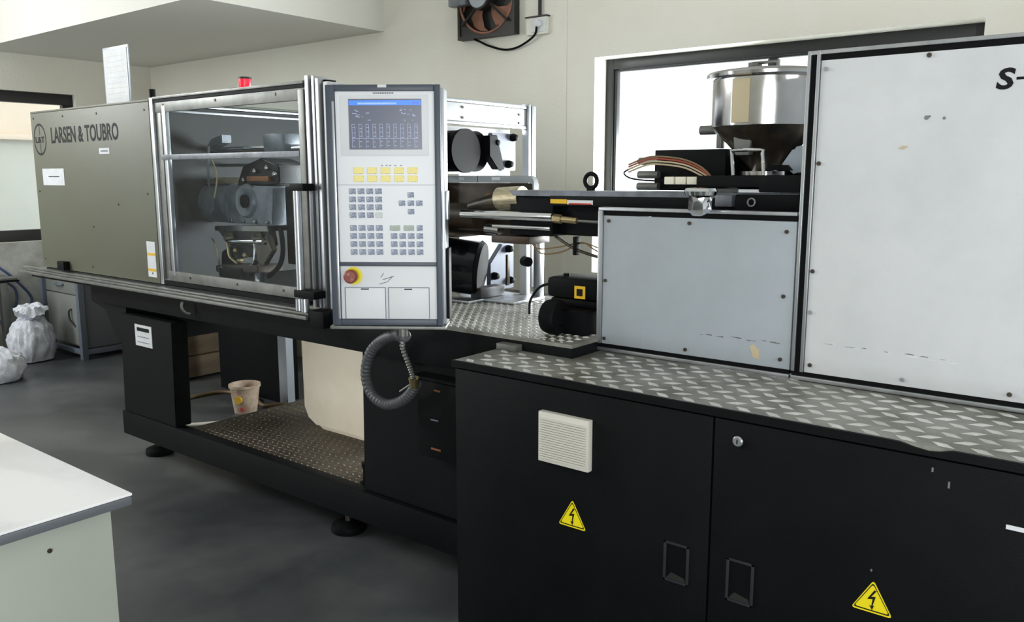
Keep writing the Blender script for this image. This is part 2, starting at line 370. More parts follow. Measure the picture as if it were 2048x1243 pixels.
# ------------------------------------------------------------------ machine base
t = thing('moulding_machine', 'long black steel bed of the moulding machine above an open bay with tread plate', 'machine base', (-3.4, 2.7, 0))
box('lower_rail', 'black', t, -4.585, -1.80, 2.237, 2.30, 0.10, 0.235, 0.004)
box('lower_rail', 'black', t, -4.0, -1.80, 3.22, 3.28, 0.10, 0.235, 0.004)
lg = MB().prism([(-4.56, 0.237), (-4.02, 0.237), (-4.0, 0.80), (-4.53, 0.80)], 2.24, 2.33, 'Y', 0.004).build('leg_post', 'black', t)
o = box('label_plate', 'paper', lg, -4.374, -4.202, 2.2365, 2.2395, 0.64, 0.757); 
label(o, 'white rating plate with black heading')
box('plate_print', 'ink', lg, -4.35, -4.225, 2.2355, 2.2363, 0.722, 0.742)
box('plate_print', 'greyink', lg, -4.35, -4.23, 2.2355, 2.2363, 0.66, 0.664); box('plate_print', 'greyink', lg, -4.35, -4.23, 2.2355, 2.2363, 0.69, 0.694)
box('bed_beam', 'black', t, -4.75, -1.51, 2.237, 3.28, 0.84, 0.985, 0.004)
box('bed_top', 'darkpanel', t, -5.42, -2.9, 2.245, 3.28, 0.986, 0.995)
MB().prism([(-4.9, 0.93), (-4.9, 0.83), (-4.73, 0.80), (-4.66, 0.68), (-4.53, 0.60), (-4.5, 0.84), (-4.5, 0.93)], 2.26, 2.9, 'Y', 0.004).build('under_bracket', 'black', t)
MB().prism([(-2.575, 0.237), (-1.80, 0.237), (-1.80, 0.838), (-2.565, 0.838)], 2.262, 3.2, 'Y', 0.003).build('side_panel', 'black', t)
p = box('base_plate', 'browntread', t, -4.0, -2.58, 2.302, 3.21, 0.205, 0.222)
o = MB().lugs(-3.98, -2.6, 2.31, 3.2, 0.222, 0.042, 0.028, 0.03, 0.011, 0.003).build('tread_lugs', 'brownlug', p); o['kind'] = 'stuff'
p = box('deck_plate', 'tread', t, -2.9, -1.51, 2.242, 3.12, 0.986, 0.999)
o = MB().lugs(-2.88, -1.52, 2.25, 3.1, 0.999, 0.036, 0.024, 0.028, 0.011, 0.003).build('tread_lugs', 'lug', p); o['kind'] = 'stuff'
box('rear_leg', 'black', t, -5.43, -4.70, 3.40, 3.55, 0.0, 0.92, 0.004)
box('rear_post', 'bluegrey', t, -4.66, -4.57, 3.36, 3.42, 0.0, 0.90, 0.004)
for (fxx, fyy) in [(-4.37, 2.33), (-2.73, 2.30), (-4.37, 3.2), (-2.73, 3.2)]:
    f = MB().lathe((fxx, fyy, 0), [(0.075, 0), (0.078, 0.008), (0.074, 0.03), (0.045, 0.042), (0.02, 0.045)], 28).build('levelling_foot', 'deepblack', t)
    cyl('threaded_stud', 'darksteel', f, (fxx, fyy, 0.045), (fxx, fyy, 0.102), 0.014)
# small black post standing on the plate, hook under the rail, control box on the panel
pp = MB().lathe((-2.64, 2.33, 0.2225), [(0.028, 0), (0.028, 0.012), (0.014, 0.016), (0.013, 0.075), (0.018, 0.08), (0.018, 0.1)], 16).build('stop_bolt', 'deepblack')
tag(pp, 'short black bolt standing on the tread plate at the bay corner', 'bolt')
cb = box('control_box', 'deepblack', t, -2.19, -1.95, 2.20, 2.261, 0.49, 0.79, 0.006)
box('box_lid', 'black', cb, -2.21, -1.93, 2.19, 2.262, 0.795, 0.805)
box('box_print', 'copper', cb, -2.10, -2.07, 2.199, 2.1998, 0.755, 0.762); box('box_print', 'copper', cb, -2.12, -2.07, 2.199, 2.1998, 0.525, 0.533); box('box_print', 'greyink', cb, -2.12, -2.08, 2.199, 2.1998, 0.64, 0.645)
MB().tube([(-3.80, 2.235, 0.945), (-3.80, 2.20, 0.94), (-3.80, 2.19, 0.91), (-3.79, 2.2, 0.885), (-3.78, 2.22, 0.875)], 0.008).build('hook', 'aludull', t)

# slide rails in front of the guards
t = thing('slide_rail', 'long grooved aluminium slide rail along the front under the guards', 'rail', (-4.2, 2.2, 0.95))
box('rail_bar', 'aludull', t, -5.60, -2.78, 2.150, 2.166, 0.958, 0.974, 0.003)
box('rail_bar', 'aludull', t, -5.55, -2.78, 2.178, 2.192, 0.965, 0.982, 0.003)
box('rail_bar', 'aludull', t, -5.68, -2.78, 2.202, 2.234, 0.975, 0.990, 0.003)
box('rail_web', 'deepblack', t, -5.45, -2.78, 2.166, 2.236, 0.945, 0.958)
box('end_stop', 'deepblack', t, -2.78, -2.68, 2.16, 2.236, 0.93, 1.0, 0.006)
cyl('end_roller', 'alu', t, (-2.80, 2.165, 0.99), (-2.80, 2.165, 1.045), 0.017); cyl('end_roller', 'alu', t, (-2.85, 2.175, 0.99), (-2.85, 2.175, 1.04), 0.017)

# ------------------------------------------------------------------ clamp housing (tan)
t = thing('clamp_housing', 'olive tan sheet metal housing over the clamp end with dark lettering', 'machine housing', (-4.75, 2.75, 1.0))
fp = box('front_panel', 'tan', t, -5.44, -4.075, 2.237, 2.247, 1.0, 1.918, 0.002)
box('back_panel', 'tan', t, -5.44, -4.075, 3.27, 3.28, 1.0, 1.918, 0.002)
box('end_panel', 'tan', t, -5.44, -5.43, 2.248, 3.269, 1.0, 1.918)
box('top_panel', 'tan', t, -5.44, -4.075, 2.237, 3.28, 1.919, 1.93, 0.002)
ip = box('inner_bulkhead', 'darkpanel', t, -4.09, -4.076, 2.25, 3.27, 1.0, 1.90)
sc0 = None
for (sx, sz) in [(-5.40, 1.89), (-5.02, 1.888), (-4.62, 1.885), (-4.12, 1.88), (-5.40, 1.46), (-5.40, 1.05), (-4.80, 1.04), (-4.14, 1.05), (-4.14, 1.46), (-4.45, 1.40), (-4.75, 1.27)]:
    if sc0 is None: sc0 = cyl('screw', 'darksteel', fp, (sx, 2.2375, sz), (sx, 2.234, sz), 0.007, 0.005, 10)
    else: again(sc0, (sx, 2.23575, sz - 0.007), fp)
F = front(2.237)
text('lettering', 'LARSEN & TOUBRO', 'ink', fp, -5.185, 1.738, 0.79, 0.092, F, 0.0008, bold=0.022)
lg = MB().torus((-5.335, 2.2365, 1.765), 0.078, 0.0055, 'Y', 36, 6)
for v in lg.bm.verts: v.co.z = 1.765 + (v.co.z - 1.765) * 1.12; v.co.y = 2.2368 + (v.co.y - 2.2365) * 0.1
lg = lg.build('round_emblem', 'ink', fp)
text('emblem_letters', 'L&T', 'ink', lg, -5.395, 1.745, 0.12, 0.036, F, 0.0008, bold=0.03)
box('emblem_line', 'ink', lg, -5.3365, -5.3315, 2.2363, 2.2368, 1.79, 1.852); box('emblem_line', 'ink', lg, -5.3365, -5.3315, 2.2363, 2.2368, 1.68, 1.742)
o = box('notice', 'paper', fp, -5.337, -5.06, 2.2355, 2.2368, 1.497, 1.594); label(o, 'larger white notice with one dark line')
box('notice_print', 'ink', o, -5.26, -5.12, 2.2348, 2.2354, 1.545, 1.550)
o = box('notice', 'paper', fp, -4.618, -4.505, 2.2355, 2.2368, 1.668, 1.70); label(o, 'small white sticker'); box('notice_print', 'greyink', o, -4.60, -4.52, 2.2348, 2.2354, 1.68, 1.688)
o = box('warning_sticker', 'paper', fp, -4.185, -4.102, 2.2352, 2.2368, 1.03, 1.215); label(o, 'tall white sticker with two amber stripes')
for z in (1.142, 1.06): box('stripe', 'amber', o, -4.183, -4.104, 2.2344, 2.2351, z, z + 0.014)
box('stop_block', 'deepblack', t, -5.17, -5.085, 2.20, 2.2365, 1.0, 1.052, 0.004)
cyl('corner_knob', 'deepblack', t, (-4.075, 2.262, 1.931), (-4.075, 2.262, 1.98), 0.015)
# paper sheet standing on the housing
t = thing('document_stand', 'tall pale printed sheet standing upright on the tan housing', 'sign', (-4.88, 2.5, 1.931))
box('backing', 'plasticbag', t, -5.03, -4.735, 2.50, 2.506, 1.932, 2.29, 0.003); o = box('sheet', 'paper', t, -5.015, -4.75, 2.497, 2.4995, 1.94, 2.275)
for k in range(9): box('print_line', 'vent', o, -4.995, -4.77 - 0.03 * (k % 3), 2.4962, 2.4968, 2.235 - k * 0.03, 2.239 - k * 0.03)
box('foot', 'aludull', t, -5.03, -4.735, 2.47, 2.54, 1.9305, 1.9320)

# ------------------------------------------------------------------ safety door and guard frame
t = thing('safety_door', 'sliding safety door with silver frame and clear scratched windows', 'safety door', (-3.45, 2.2, 1.0))
box('frame_bar', 'alu', t, -4.065, -4.035, 2.205, 2.236, 1.0, 1.935, 0.003)
box('frame_bar', 'aludull', t, -4.033, -3.985, 2.218, 2.236, 1.03, 1.905, 0.003)
box('frame_bar', 'alu', t, -3.965, -3.935, 2.212, 2.234, 1.05, 1.895, 0.003)
box('frame_groove', 'deepblack', t, -4.034, -2.85, 2.210, 2.236, 1.912, 1.925)
box('frame_bar', 'aludull', t, -4.034, -2.85, 2.205, 2.236, 1.926, 1.938, 0.002)
fl = box('top_flange', 'aludull', t, -4.034, -2.85, 2.214, 2.232, 1.862, 1.911, 0.002)
for x in (-3.95, -3.5, -3.05, -2.875): cyl('screw', 'darksteel', fl, (x, 2.214, 1.895), (x, 2.211, 1.895), 0.007, seg=10)
bf = box('bottom_flange', 'aludull', t, -4.0, -2.88, 2.214, 2.232, 1.022, 1.072, 0.002)
for x in (-3.8, -3.4, -3.05): cyl('screw', 'darksteel', bf, (x, 2.214, 1.05), (x, 2.211, 1.05), 0.006, seg=10)
box('frame_groove', 'deepblack', t, -4.034, -2.86, 2.205, 2.236, 1.004, 1.020)
box('frame_bar', 'aludull', t, -2.888, -2.85, 2.206, 2.232, 1.072, 1.905, 0.003)
bar = box('middle_bar', 'castgrey', t, -3.985, -2.89, 2.204, 2.222, 1.63, 1.655, 0.002)
box('window_pane', 'guardglass', t, -3.94, -2.89, 2.224, 2.229, 1.656, 1.862); box('window_pane', 'guardglass', t, -3.94, -2.89, 2.224, 2.229, 1.072, 1.629)
h = cyl('handle', 'alu', t, (-2.850, 2.155, 1.075), (-2.850, 2.155, 1.49), 0.017, seg=20)
box('handle_bracket', 'deepblack', h, -2.875, -2.785, 2.135, 2.198, 1.49, 1.52, 0.006); box('handle_bracket', 'deepblack', h, -2.875, -2.74, 2.135, 2.198, 1.045, 1.078, 0.006)

t.location.y += 0.03
t = thing('guard_post', 'upright silver extrusion posts between the safety door and the control console', 'guard post', (-2.78, 2.23, 1.0))
for (x0, x1, y0, z1, m) in [(-2.842, -2.832, 2.215, 1.95, 'deepblack'), (-2.83, -2.808, 2.20, 1.955, 'alu'), (-2.806, -2.796, 2.225, 1.95, 'deepblack'), (-2.794, -2.778, 2.205, 1.952, 'alu'),
                          (-2.776, -2.766, 2.225, 1.94, 'deepblack'), (-2.764, -2.744, 2.20, 1.94, 'alu'), (-2.742, -2.73, 2.225, 1.935, 'deepblack'), (-2.728, -2.70, 2.21, 1.925, 'lightgrey'), (-2.698, -2.66, 2.235, 1.915, 'alu')]:
    box('post_profile' if m != 'deepblack' else 'post_groove', m, t, x0, x1, y0, 2.28, 1.0, z1, 0.002 if m != 'deepblack' else 0)
for z in (1.87, 1.82, 1.78): cyl('bolt', 'deepblack', t, (-2.69, 2.234, z), (-2.69, 2.222, z), 0.008, seg=10)
t.location.y += 0.03
o = MB().lathe((-3.34, 2.30, 1.939), [(0.026, 0), (0.028, 0.006), (0.028, 0.042)], 20).build('indicator_lamp', 'redplastic'); tag(o, 'small red indicator lamp on top of the safety door', 'lamp')
cyl('lamp_cap', 'fandark', o, (-3.34, 2.30, 1.9815), (-3.34, 2.30, 1.990), 0.029)
box('lamp_bracket', 'aludull', o, -3.37, -3.31, 2.233, 2.325, 1.9385, 1.9388)

# rear guard on the far side of the mould area
t = thing('rear_guard', 'white framed rear guard beyond the platen with aluminium post', 'guard', (-2.5, 3.0, 1.0))
rb = box('top_band', 'lightgrey', t, -2.51, -2.495, 2.42, 3.285, 1.79, 1.868, 0.002)
box('top_rail', 'alu', t, -2.52, -2.488, 2.42, 3.285, 1.87, 1.886, 0.003)
box('band_rail', 'alu', t, -2.52, -2.49, 2.42, 3.285, 1.775, 1.789, 0.002)
for (y, z) in [(2.82, 1.85), (2.82, 1.805), (3.23, 1.84), (3.23, 1.8)]: cyl('screw', 'darksteel', rb, (-2.495, y, z), (-2.49, y, z), 0.006, seg=8)
box('guard_post_bar', 'alu', t, -2.52, -2.48, 3.287, 3.305, 1.0, 1.893, 0.002); box('post_seam', 'deepblack', t, -2.515, -2.485, 3.306, 3.312, 1.0, 1.895)
box('guard_post_bar', 'alu', t, -2.52, -2.48, 3.313, 3.345, 1.0, 1.886, 0.002)
box('white_sheet', 'lightgrey', t, -2.60, -2.59, 2.6, 3.28, 1.56, 1.774); box('white_sheet', 'lightgrey', t, -2.60, -2.59, 2.90, 3.28, 1.0, 1.559)
lp = box('lower_post', 'alu', t, -2.235, -2.20, 3.0, 3.035, 1.0, 1.29, 0.003); box('lower_post', 'lightgrey', t, -2.33, -2.29, 3.02, 3.05, 1.0, 1.29, 0.003)
box('foot_plate', 'alu', t, -2.40, -2.19, 2.80, 3.03, 1.0, 1.012, 0.003); box('foot_wedge', 'darkframe', t, -2.42, -2.36, 2.78, 2.95, 1.013, 1.06, 0.003)
cyl('clamp_knob', 'deepblack', t, (-2.28, 2.99, 1.17), (-2.24, 2.97, 1.17), 0.022); box('link_arm', 'darksteel', t, -2.34, -2.33, 2.93, 2.95, 1.06, 1.2, 0.002)

# ------------------------------------------------------------------ clamp mechanism seen through the door
t = thing('toggle_clamp', 'grey cast toggle clamp mechanism with a round bore behind the safety door', 'clamp mechanism', (-3.65, 2.6, 1.0))
Y = 2.5
MB().prism([(-3.86, 1.31), (-3.46, 1.31), (-3.44, 1.50), (-3.80, 1.505), (-3.87, 1.46)], 2.50, 2.72, 'Y', 0.008).build('crosshead_block', 'castgrey', t)
bo = MB().lathe((-3.67, 2.505, 1.425), [(0.028, -0.004), (0.05, -0.018), (0.075, -0.02), (0.085, -0.008), (0.088, 0.0)], 36, 'Y').build('bore_ring', 'castgrey', t)
cyl('bore', 'deepblack', bo, (-3.67, 2.49, 1.425), (-3.67, 2.484, 1.425), 0.034)
cyl('left_cylinder', 'castgrey', t, (-4.074, 2.58, 1.41), (-3.865, 2.58, 1.41), 0.105, seg=36)
bs = MB().lathe((-3.98, 2.475, 1.41), [(0.062, 0.02), (0.062, 0.0), (0.04, -0.008)], 28, 'Y').build('cylinder_boss', 'castgrey', t)
MB().prism([(-4.07, 1.51), (-3.97, 1.545), (-3.86, 1.51)], 2.52, 2.66, 'Y', 0.004).build('top_wedge', 'mica', t)
MB().prism([(-3.895, 1.285), (-3.44, 1.30), (-3.42, 1.22), (-3.50, 1.155), (-3.66, 1.145), (-3.80, 1.21)], 2.46, 2.50, 'Y', 0.004).build('lower_bracket', 'darkpanel', t)
MB().prism([(-3.89, 1.295), (-3.44, 1.31), (-3.43, 1.285), (-3.89, 1.27)], 2.45, 2.66, 'Y', 0.003).build('bracket_edge', 'steel', t)
cyl('cross_rod', 'chrome', t, (-3.72, 2.43, 1.225), (-3.44, 2.43, 1.235), 0.016)
for (x, z) in [(-3.74, 1.24), (-3.50, 1.25), (-3.42, 1.24)]:
    k = MB().lathe((x, 2.45, z), [(0.03, 0.01), (0.032, -0.01), (0.02, -0.03), (0.012, -0.04)], 16, 'Y').build('pivot_pin', 'darksteel', t)
MB().tube([(-3.76, 2.43, 1.25), (-3.73, 2.42, 1.20), (-3.72, 2.42, 1.15), (-3.66, 2.42, 1.12)], 0.007).build('lube_pipe', 'brass', t)
MB().tube([(-3.52, 2.43, 1.24), (-3.50, 2.42, 1.20), (-3.51, 2.42, 1.14), (-3.55, 2.42, 1.11)], 0.008).build('lube_pipe', 'steel', t)
MB().tube([(-3.90, 2.44, 1.23), (-3.84, 2.42, 1.20), (-3.82, 2.42, 1.13), (-3.83, 2.43, 1.09)], 0.005).build('lube_pipe', 'mica', t)
for (x, z) in [(-3.66, 1.13), (-3.61, 1.16), (-3.69, 1.18), (-3.45, 1.19)]:
    MB().lathe((x, 2.44, z), [(0.012, 0.01), (0.014, -0.008), (0.008, -0.014)], 8, 'Y').build('nut', 'brass', t)
cyl('lower_cylinder', 'gloss_black', t, (-3.68, 2.46, 0.997), (-3.68, 2.46, 1.10), 0.105, 0.115, 30)
MB().prism([(-3.82, 1.10), (-3.46, 1.12), (-3.46, 1.085), (-3.82, 1.065)], 2.40, 2.55, 'Y', 0.004).build('yoke', 'brownpanel', t)
MB().prism([(-3.78, 1.50), (-3.42, 1.515), (-3.42, 1.60), (-3.56, 1.64), (-3.72, 1.60)], 2.52, 2.70, 'Y', 0.006).build('top_bracket', 'gloss_black', t)
box('brass_strip', 'copper', t, -3.66, -3.48, 2.50, 2.519, 1.525, 1.55, 0.003)
for (x, z) in [(-3.70, 1.53), (-3.60, 1.575), (-3.50, 1.59), (-3.44, 1.56)]:
    MB().lathe((x, 2.51, z), [(0.012, 0.01), (0.013, -0.006), (0.007, -0.012)], 8, 'Y').build('nut', 'steel', t)
cyl('upper_tie_bar', 'chrome', t, (-4.074, 2.60, 1.685), (-2.92, 2.60, 1.685), 0.018)
MB().box(-3.60, -3.42, 2.56, 2.66, 1.665, 1.76, 0.02).build('valve_body', 'castgrey', t)
MB().prism([(-4.02, 1.68), (-3.86, 1.72), (-3.86, 1.76), (-3.96, 1.74)], 2.50, 2.56, 'Y', 0.004).build('guide_shoe', 'castgrey', t)
MB().tube([(-3.90, 2.44, 1.50), (-3.87, 2.42, 1.58), (-3.90, 2.45, 1.70)], 0.006).build('lube_pipe', 'castgrey', t)
box('chain_guide', 'deepblack', t, -3.42, -3.30, 2.55, 2.60, 1.12, 1.50, 0.004)
MB().tube([(-3.40, 2.5, 1.3), (-3.36, 2.48, 1.2), (-3.38, 2.47, 1.12), (-3.46, 2.46, 1.06)], 0.012).build('black_hose', 'deepblack', t)
t2 = t
MB().prism([(-3.87, 1.16), (-3.78, 1.20), (-3.74, 1.14), (-3.80, 1.05), (-3.88, 1.08)], 2.47, 2.52, 'Y', 0.004).build('link_plate', 'gloss_black', t)
MB().prism([(-3.52, 1.22), (-3.40, 1.27), (-3.36, 1.20), (-3.44, 1.12), (-3.52, 1.15)], 2.42, 2.45, 'Y', 0.004).build('link_plate', 'darksteel', t)
box('guide_ledge', 'aludull', t, -4.07, -3.48, 2.62, 2.68, 1.60, 1.615, 0.002)
MB().box(-3.98, -3.87, 2.53, 2.56, 1.335, 1.36, 0.002).build('wedge_strip', 'aludull', t)
for k in range(4): MB().lathe((-3.80 + k * 0.1, 2.50, 1.325), [(0.011, 0.01), (0.011, -0.008), (0.006, -0.012)], 6, 'Y').build('nut', 'steel', t)
MB().tube([(-3.80, 2.47, 1.06), (-3.70, 2.40, 1.04), (-3.58, 2.41, 1.08), (-3.47, 2.44, 1.16)], 0.008).build('black_hose', 'deepblack', t)
MB().tube([(-3.98, 2.50, 1.66), (-3.84, 2.45, 1.56), (-3.86, 2.44, 1.44)], 0.004).build('lube_pipe', 'tanwire', t)
box('bed_tray', 'gloss_black', t, -4.07, -2.95, 2.30, 2.60, 0.9955, 1.0, 0.001)
box('cross_rail', 'alu', t, -4.074, -4.05, 2.30, 3.26, 1.902, 1.914, 0.002); box('cross_rail', 'alu', t, -4.074, -4.05, 2.30, 3.26, 1.872, 1.884, 0.002)

# ------------------------------------------------------------------ platen group, between console and injection unit
t = thing('fixed_platen', 'black fixed platen castings with blue grey bolted plates beside the console', 'platen', (-2.6, 2.9, 1.0))
cyl('upper_tie_bar_cover', 'black', t, (-2.585, 2.80, 1.66), (-2.47, 2.80, 1.66), 0.09, seg=40)
cyl('cover_flange', 'deepblack', t, (-2.47, 2.80, 1.66), (-2.455, 2.80, 1.66), 0.096, seg=40); cyl('cover_flange', 'deepblack', t, (-2.50, 2.90, 1.66), (-2.485, 2.90, 1.66), 0.09, seg=40)
MB().box(-2.585, -2.50, 2.45, 2.80, 1.575, 1.745, 0.03).build('upper_casting', 'black', t)
MB().prism([(2.93, 1.73), (2.985, 1.735), (3.04, 1.58), (2.99, 1.58), (2.93, 1.64)], -2.47, -2.43, 'X', 0.003).build('dark_web', 'deepblack', t)
up = MB().prism([(2.975, 1.745), (3.155, 1.745), (3.155, 1.575), (3.05, 1.575), (2.975, 1.66)], -2.48, -2.455, 'X', 0.004).build('platen_plate', 'platen', t)
lo = MB().prism([(2.96, 1.02), (3.14, 1.02), (3.14, 1.235), (3.05, 1.235), (2.96, 1.15)], -2.48, -2.455, 'X', 0.004).build('platen_plate', 'platen', t)
for (pl, y, z) in [(up, 3.125, 1.728), (up, 3.09, 1.605), (up, 2.99, 1.70), (lo, 3.09, 1.21), (lo, 3.10, 1.06), (lo, 2.985, 1.09)]:
    MB().lathe((-2.455, y, z), [(0.018, 0), (0.018, 0.012), (0.012, 0.03), (0.006, 0.032)], 12, 'X').build('bolt', 'deepblack', pl)
MB().cyl((-2.86, 2.62, 1.19), (-2.42, 2.84, 1.14), 0.125, 0.122, 40).build('lower_cover', 'gloss_black', t)
MB().cyl((-2.42, 2.84, 1.14), (-2.405, 2.848, 1.138), 0.127, 0.115, 40).build('lower_cover_rim', 'deepblack', t)
MB().box(-2.56, -2.36, 2.70, 2.94, 1.0, 1.012, 0.003).build('drip_tray', 'alu', t)

t = thing('nozzle_guard', 'grey topped nozzle hood with dark oily inside in front of the platen', 'nozzle guard', (-2.3, 2.75, 1.3))
hd = MB().prism([(-2.66, 1.552), (-2.115, 1.552), (-2.095, 1.546), (-2.085, 1.53), (-2.085, 1.47), (-2.093, 1.47), (-2.093, 1.517), (-2.11, 1.522), (-2.66, 1.522)], 2.80, 2.83, 'Y').build('hood_top', 'bluegrey', t)
box('hood_label', 'paper', hd, -2.50, -2.47, 2.7985, 2.7995, 1.533, 1.546); box('hood_label', 'paper', hd, -2.31, -2.265, 2.7985, 2.7995, 1.533, 1.546); box('hood_seam', 'ink', hd, -2.392, -2.39, 2.7985, 2.7998, 1.523, 1.551)
box('hood_back', 'brownpanel', t, -2.66, -2.095, 2.835, 2.85, 1.29, 1.521)
box('hood_side', 'brownpanel', t, -2.66, -2.64, 2.72, 2.834, 1.29, 1.521)
cyl('nozzle_boss', 'brownpanel', t, (-2.52, 2.74, 1.38), (-2.33, 2.74, 1.38), 0.055, seg=28)
cyl('copper_pin', 'copper', t, (-2.27, 2.72, 1.46), (-2.22, 2.72, 1.455), 0.02, seg=16); cyl('copper_pin', 'steel', t, (-2.29, 2.74, 1.33), (-2.215, 2.74, 1.325), 0.022, seg=16)
box('drip_shelf', 'brownpanel', t, -2.60, -2.40, 2.66, 2.83, 1.29, 1.31, 0.003)
cyl('nozzle_tip', 'darksteel', t, (-2.34, 2.70, 1.42), (-2.16, 2.67, 1.45), 0.025, 0.04)

# ------------------------------------------------------------------ injection unit
t = thing('injection_unit', 'black injection unit with chrome piston rod and grey topped carriage beam', 'injection unit', (-1.5, 2.6, 1.3))
box('carriage_beam', 'black', t, -1.86, -0.90, 2.60, 2.72, 1.44, 1.478, 0.002)
bt = MB().prism([(-2.06, 1.495), (-0.90, 1.497), (-0.90, 1.478), (-2.04, 1.474)], 2.60, 2.76, 'Y', 0.002).build('beam_top', 'castgrey', t)
cyl('heater_band', 'mica', t, (-2.155, 2.66, 1.46), (-2.035, 2.66, 1.465), 0.046, seg=32)
box('rod_housing', 'black', t, -2.07, -1.86, 2.62, 2.74, 1.32, 1.473, 0.006)
box('rod_housing_back', 'black', t, -1.86, -1.52, 2.66, 2.76, 1.325, 1.438, 0.004)
box('lower_slab', 'brownpanel', t, -2.15, -1.96, 2.60, 2.74, 1.285, 1.315, 0.004)
cyl('piston_rod', 'chrome', t, (-2.30, 2.595, 1.396), (-1.84, 2.595, 1.396), 0.018, seg=24); cyl('piston_rod', 'chrome', t, (-2.14, 2.60, 1.352), (-1.855, 2.60, 1.352), 0.008, seg=16)
cyl('brass_fitting', 'brass', t, (-1.838, 2.595, 1.392), (-1.80, 2.595, 1.390), 0.017, seg=6); cyl('brass_fitting', 'brass', t, (-1.80, 2.595, 1.390), (-1.73, 2.595, 1.386), 0.012, seg=12); cyl('feed_pipe', 'aludull', t, (-1.73, 2.595, 1.386), (-1.53, 2.595, 1.382), 0.005, seg=8)
o = box('warning_strip', 'amber', t, -1.855, -1.78, 2.597, 2.5995, 1.448, 1.464); label(o, 'yellow strip'); o = box('warning_strip', 'paper', t, -1.778, -1.665, 2.597, 2.5995, 1.446, 1.462); label(o, 'white strip with red print')
box('strip_print', 'redprint', o, -1.77, -1.67, 2.596, 2.5968, 1.446, 1.451)
ey = MB().torus((-1.688, 2.62, 1.533), 0.026, 0.008, 'Y', 28, 10).build('eye_bolt', 'deepblack', t); cyl('eye_bolt_collar', 'deepblack', ey, (-1.688, 2.62, 1.497), (-1.688, 2.62, 1.506), 0.016)
MB().box(-1.525, -1.245, 2.80, 2.945, 1.498, 1.645, 0.004).box(-1.525, -0.90, 2.9455, 3.05, 1.498, 1.642, 0.004).build('barrel_cover', 'black', t)
for z in (1.605, 1.555, 1.512):
    q = cyl('terminal_tube', 'aludull', t, (-1.59, 2.80 - (1.555 - z) * 0.1, z), (-1.50, 2.79, z), 0.014, seg=16); cyl('tube_mouth', 'deepblack', q, (-1.5915, 2.80 - (1.555 - z) * 0.1, z), (-1.590, 2.80, z), 0.009, seg=12)
for k, (dz, m) in enumerate([(0, 'tanwire'), (0.009, 'redwire'), (0.017, 'brownhose'), (-0.010, 'tanwire')]):
    MB().tube([(-1.60, 2.74, 1.575 + dz), (-1.50, 2.70, 1.600 + dz), (-1.42, 2.68, 1.60 + dz), (-1.33, 2.66, 1.588 + dz), (-1.26, 2.65, 1.56 + dz), (-1.21, 2.64, 1.53 + dz * 0.3)], 0.0032, 6).build('sheathed_wire', m, t)
MB().tube([(-1.60, 2.74, 1.575), (-1.62, 2.74, 1.56), (-1.58, 2.74, 1.54), (-1.45, 2.72, 1.535), (-1.36, 2.70, 1.565)], 0.003, 6).build('sheathed_wire', 'deepblack', t)
for x0 in (-1.375, -1.333, -1.29): box('ceramic_terminal', 'ceramic', t, x0, x0 + (0.038 if x0 > -1.37 else 0.036), 2.595, 2.63, 1.522, 1.548, 0.003)
box('feed_plate', 'black', t, -1.25, -0.87, 2.585, 2.84, 1.515, 1.552, 0.003)
box('feed_plate_end', 'black', t, -1.03, -0.87, 2.575, 2.84, 1.500, 1.553, 0.003)
box('white_spacer', 'paper', t, -1.13, -1.03, 2.59, 2.62, 1.4985, 1.508)
pb = box('pump_box', 'black', t, -1.10, -0.87, 2.56, 2.599, 1.44, 1.492, 0.003); MB().torus((-1.045, 2.558, 1.468), 0.012, 0.003, 'Y', 20, 6).build('ring_screw', 'alu', pb)
box('grey_box', 'castgrey', t, -1.17, -1.112, 2.56, 2.599, 1.452, 1.49, 0.003); o = box('tag_plate', 'redprint', t, -1.145, -1.105, 2.55, 2.599, 1.4285, 1.440)
nz = MB().lathe((-1.118, 2.345, 1.505), [(0.0, 0.012), (0.045, 0.009), (0.05, 0.0), (0.046, -0.012), (0.03, -0.014)], 32).build('bell_flange', 'chrome', t)
MB().lathe((-1.118, 2.345, 1.490), [(0.036, 0), (0.038, -0.02), (0.034, -0.04), (0.02, -0.055), (0.0, -0.057)], 14).noise(0.009, 40).build('foil_wrap', 'chrome', nz, 15)
box('flange_arm', 'aludull', t, -1.14, -1.09, 2.38, 2.56, 1.498, 1.510, 0.002)
box('support_pedestal', 'black', t, -1.45, -0.88, 2.65, 3.0, 1.0, 1.438)
for (y, z) in [(2.64, 1.30), (2.66, 1.28)]:
    MB().tube([(-1.98, y, 1.30), (-1.93, y - 0.02, z - 0.03), (-1.84, y, z - 0.02), (-1.75, y, 1.30), (-1.68, y, z - 0.01), (-1.55, y, 1.24)], 0.003, 6).build('loose_wire', 'brownhose', t)
MB().tube([(-1.86, 2.64, 1.32), (-1.76, 2.62, 1.28), (-1.66, 2.62, 1.255), (-1.53, 2.62, 1.235)], 0.006, 8).build('loose_wire', 'darksteel', t)
box('cable_clip', 'deepblack', t, -1.76, -1.745, 2.61, 2.64, 1.255, 1.325, 0.003); box('cable_clip', 'deepblack', t, -1.64, -1.625, 2.61, 2.64, 1.27, 1.325, 0.003)

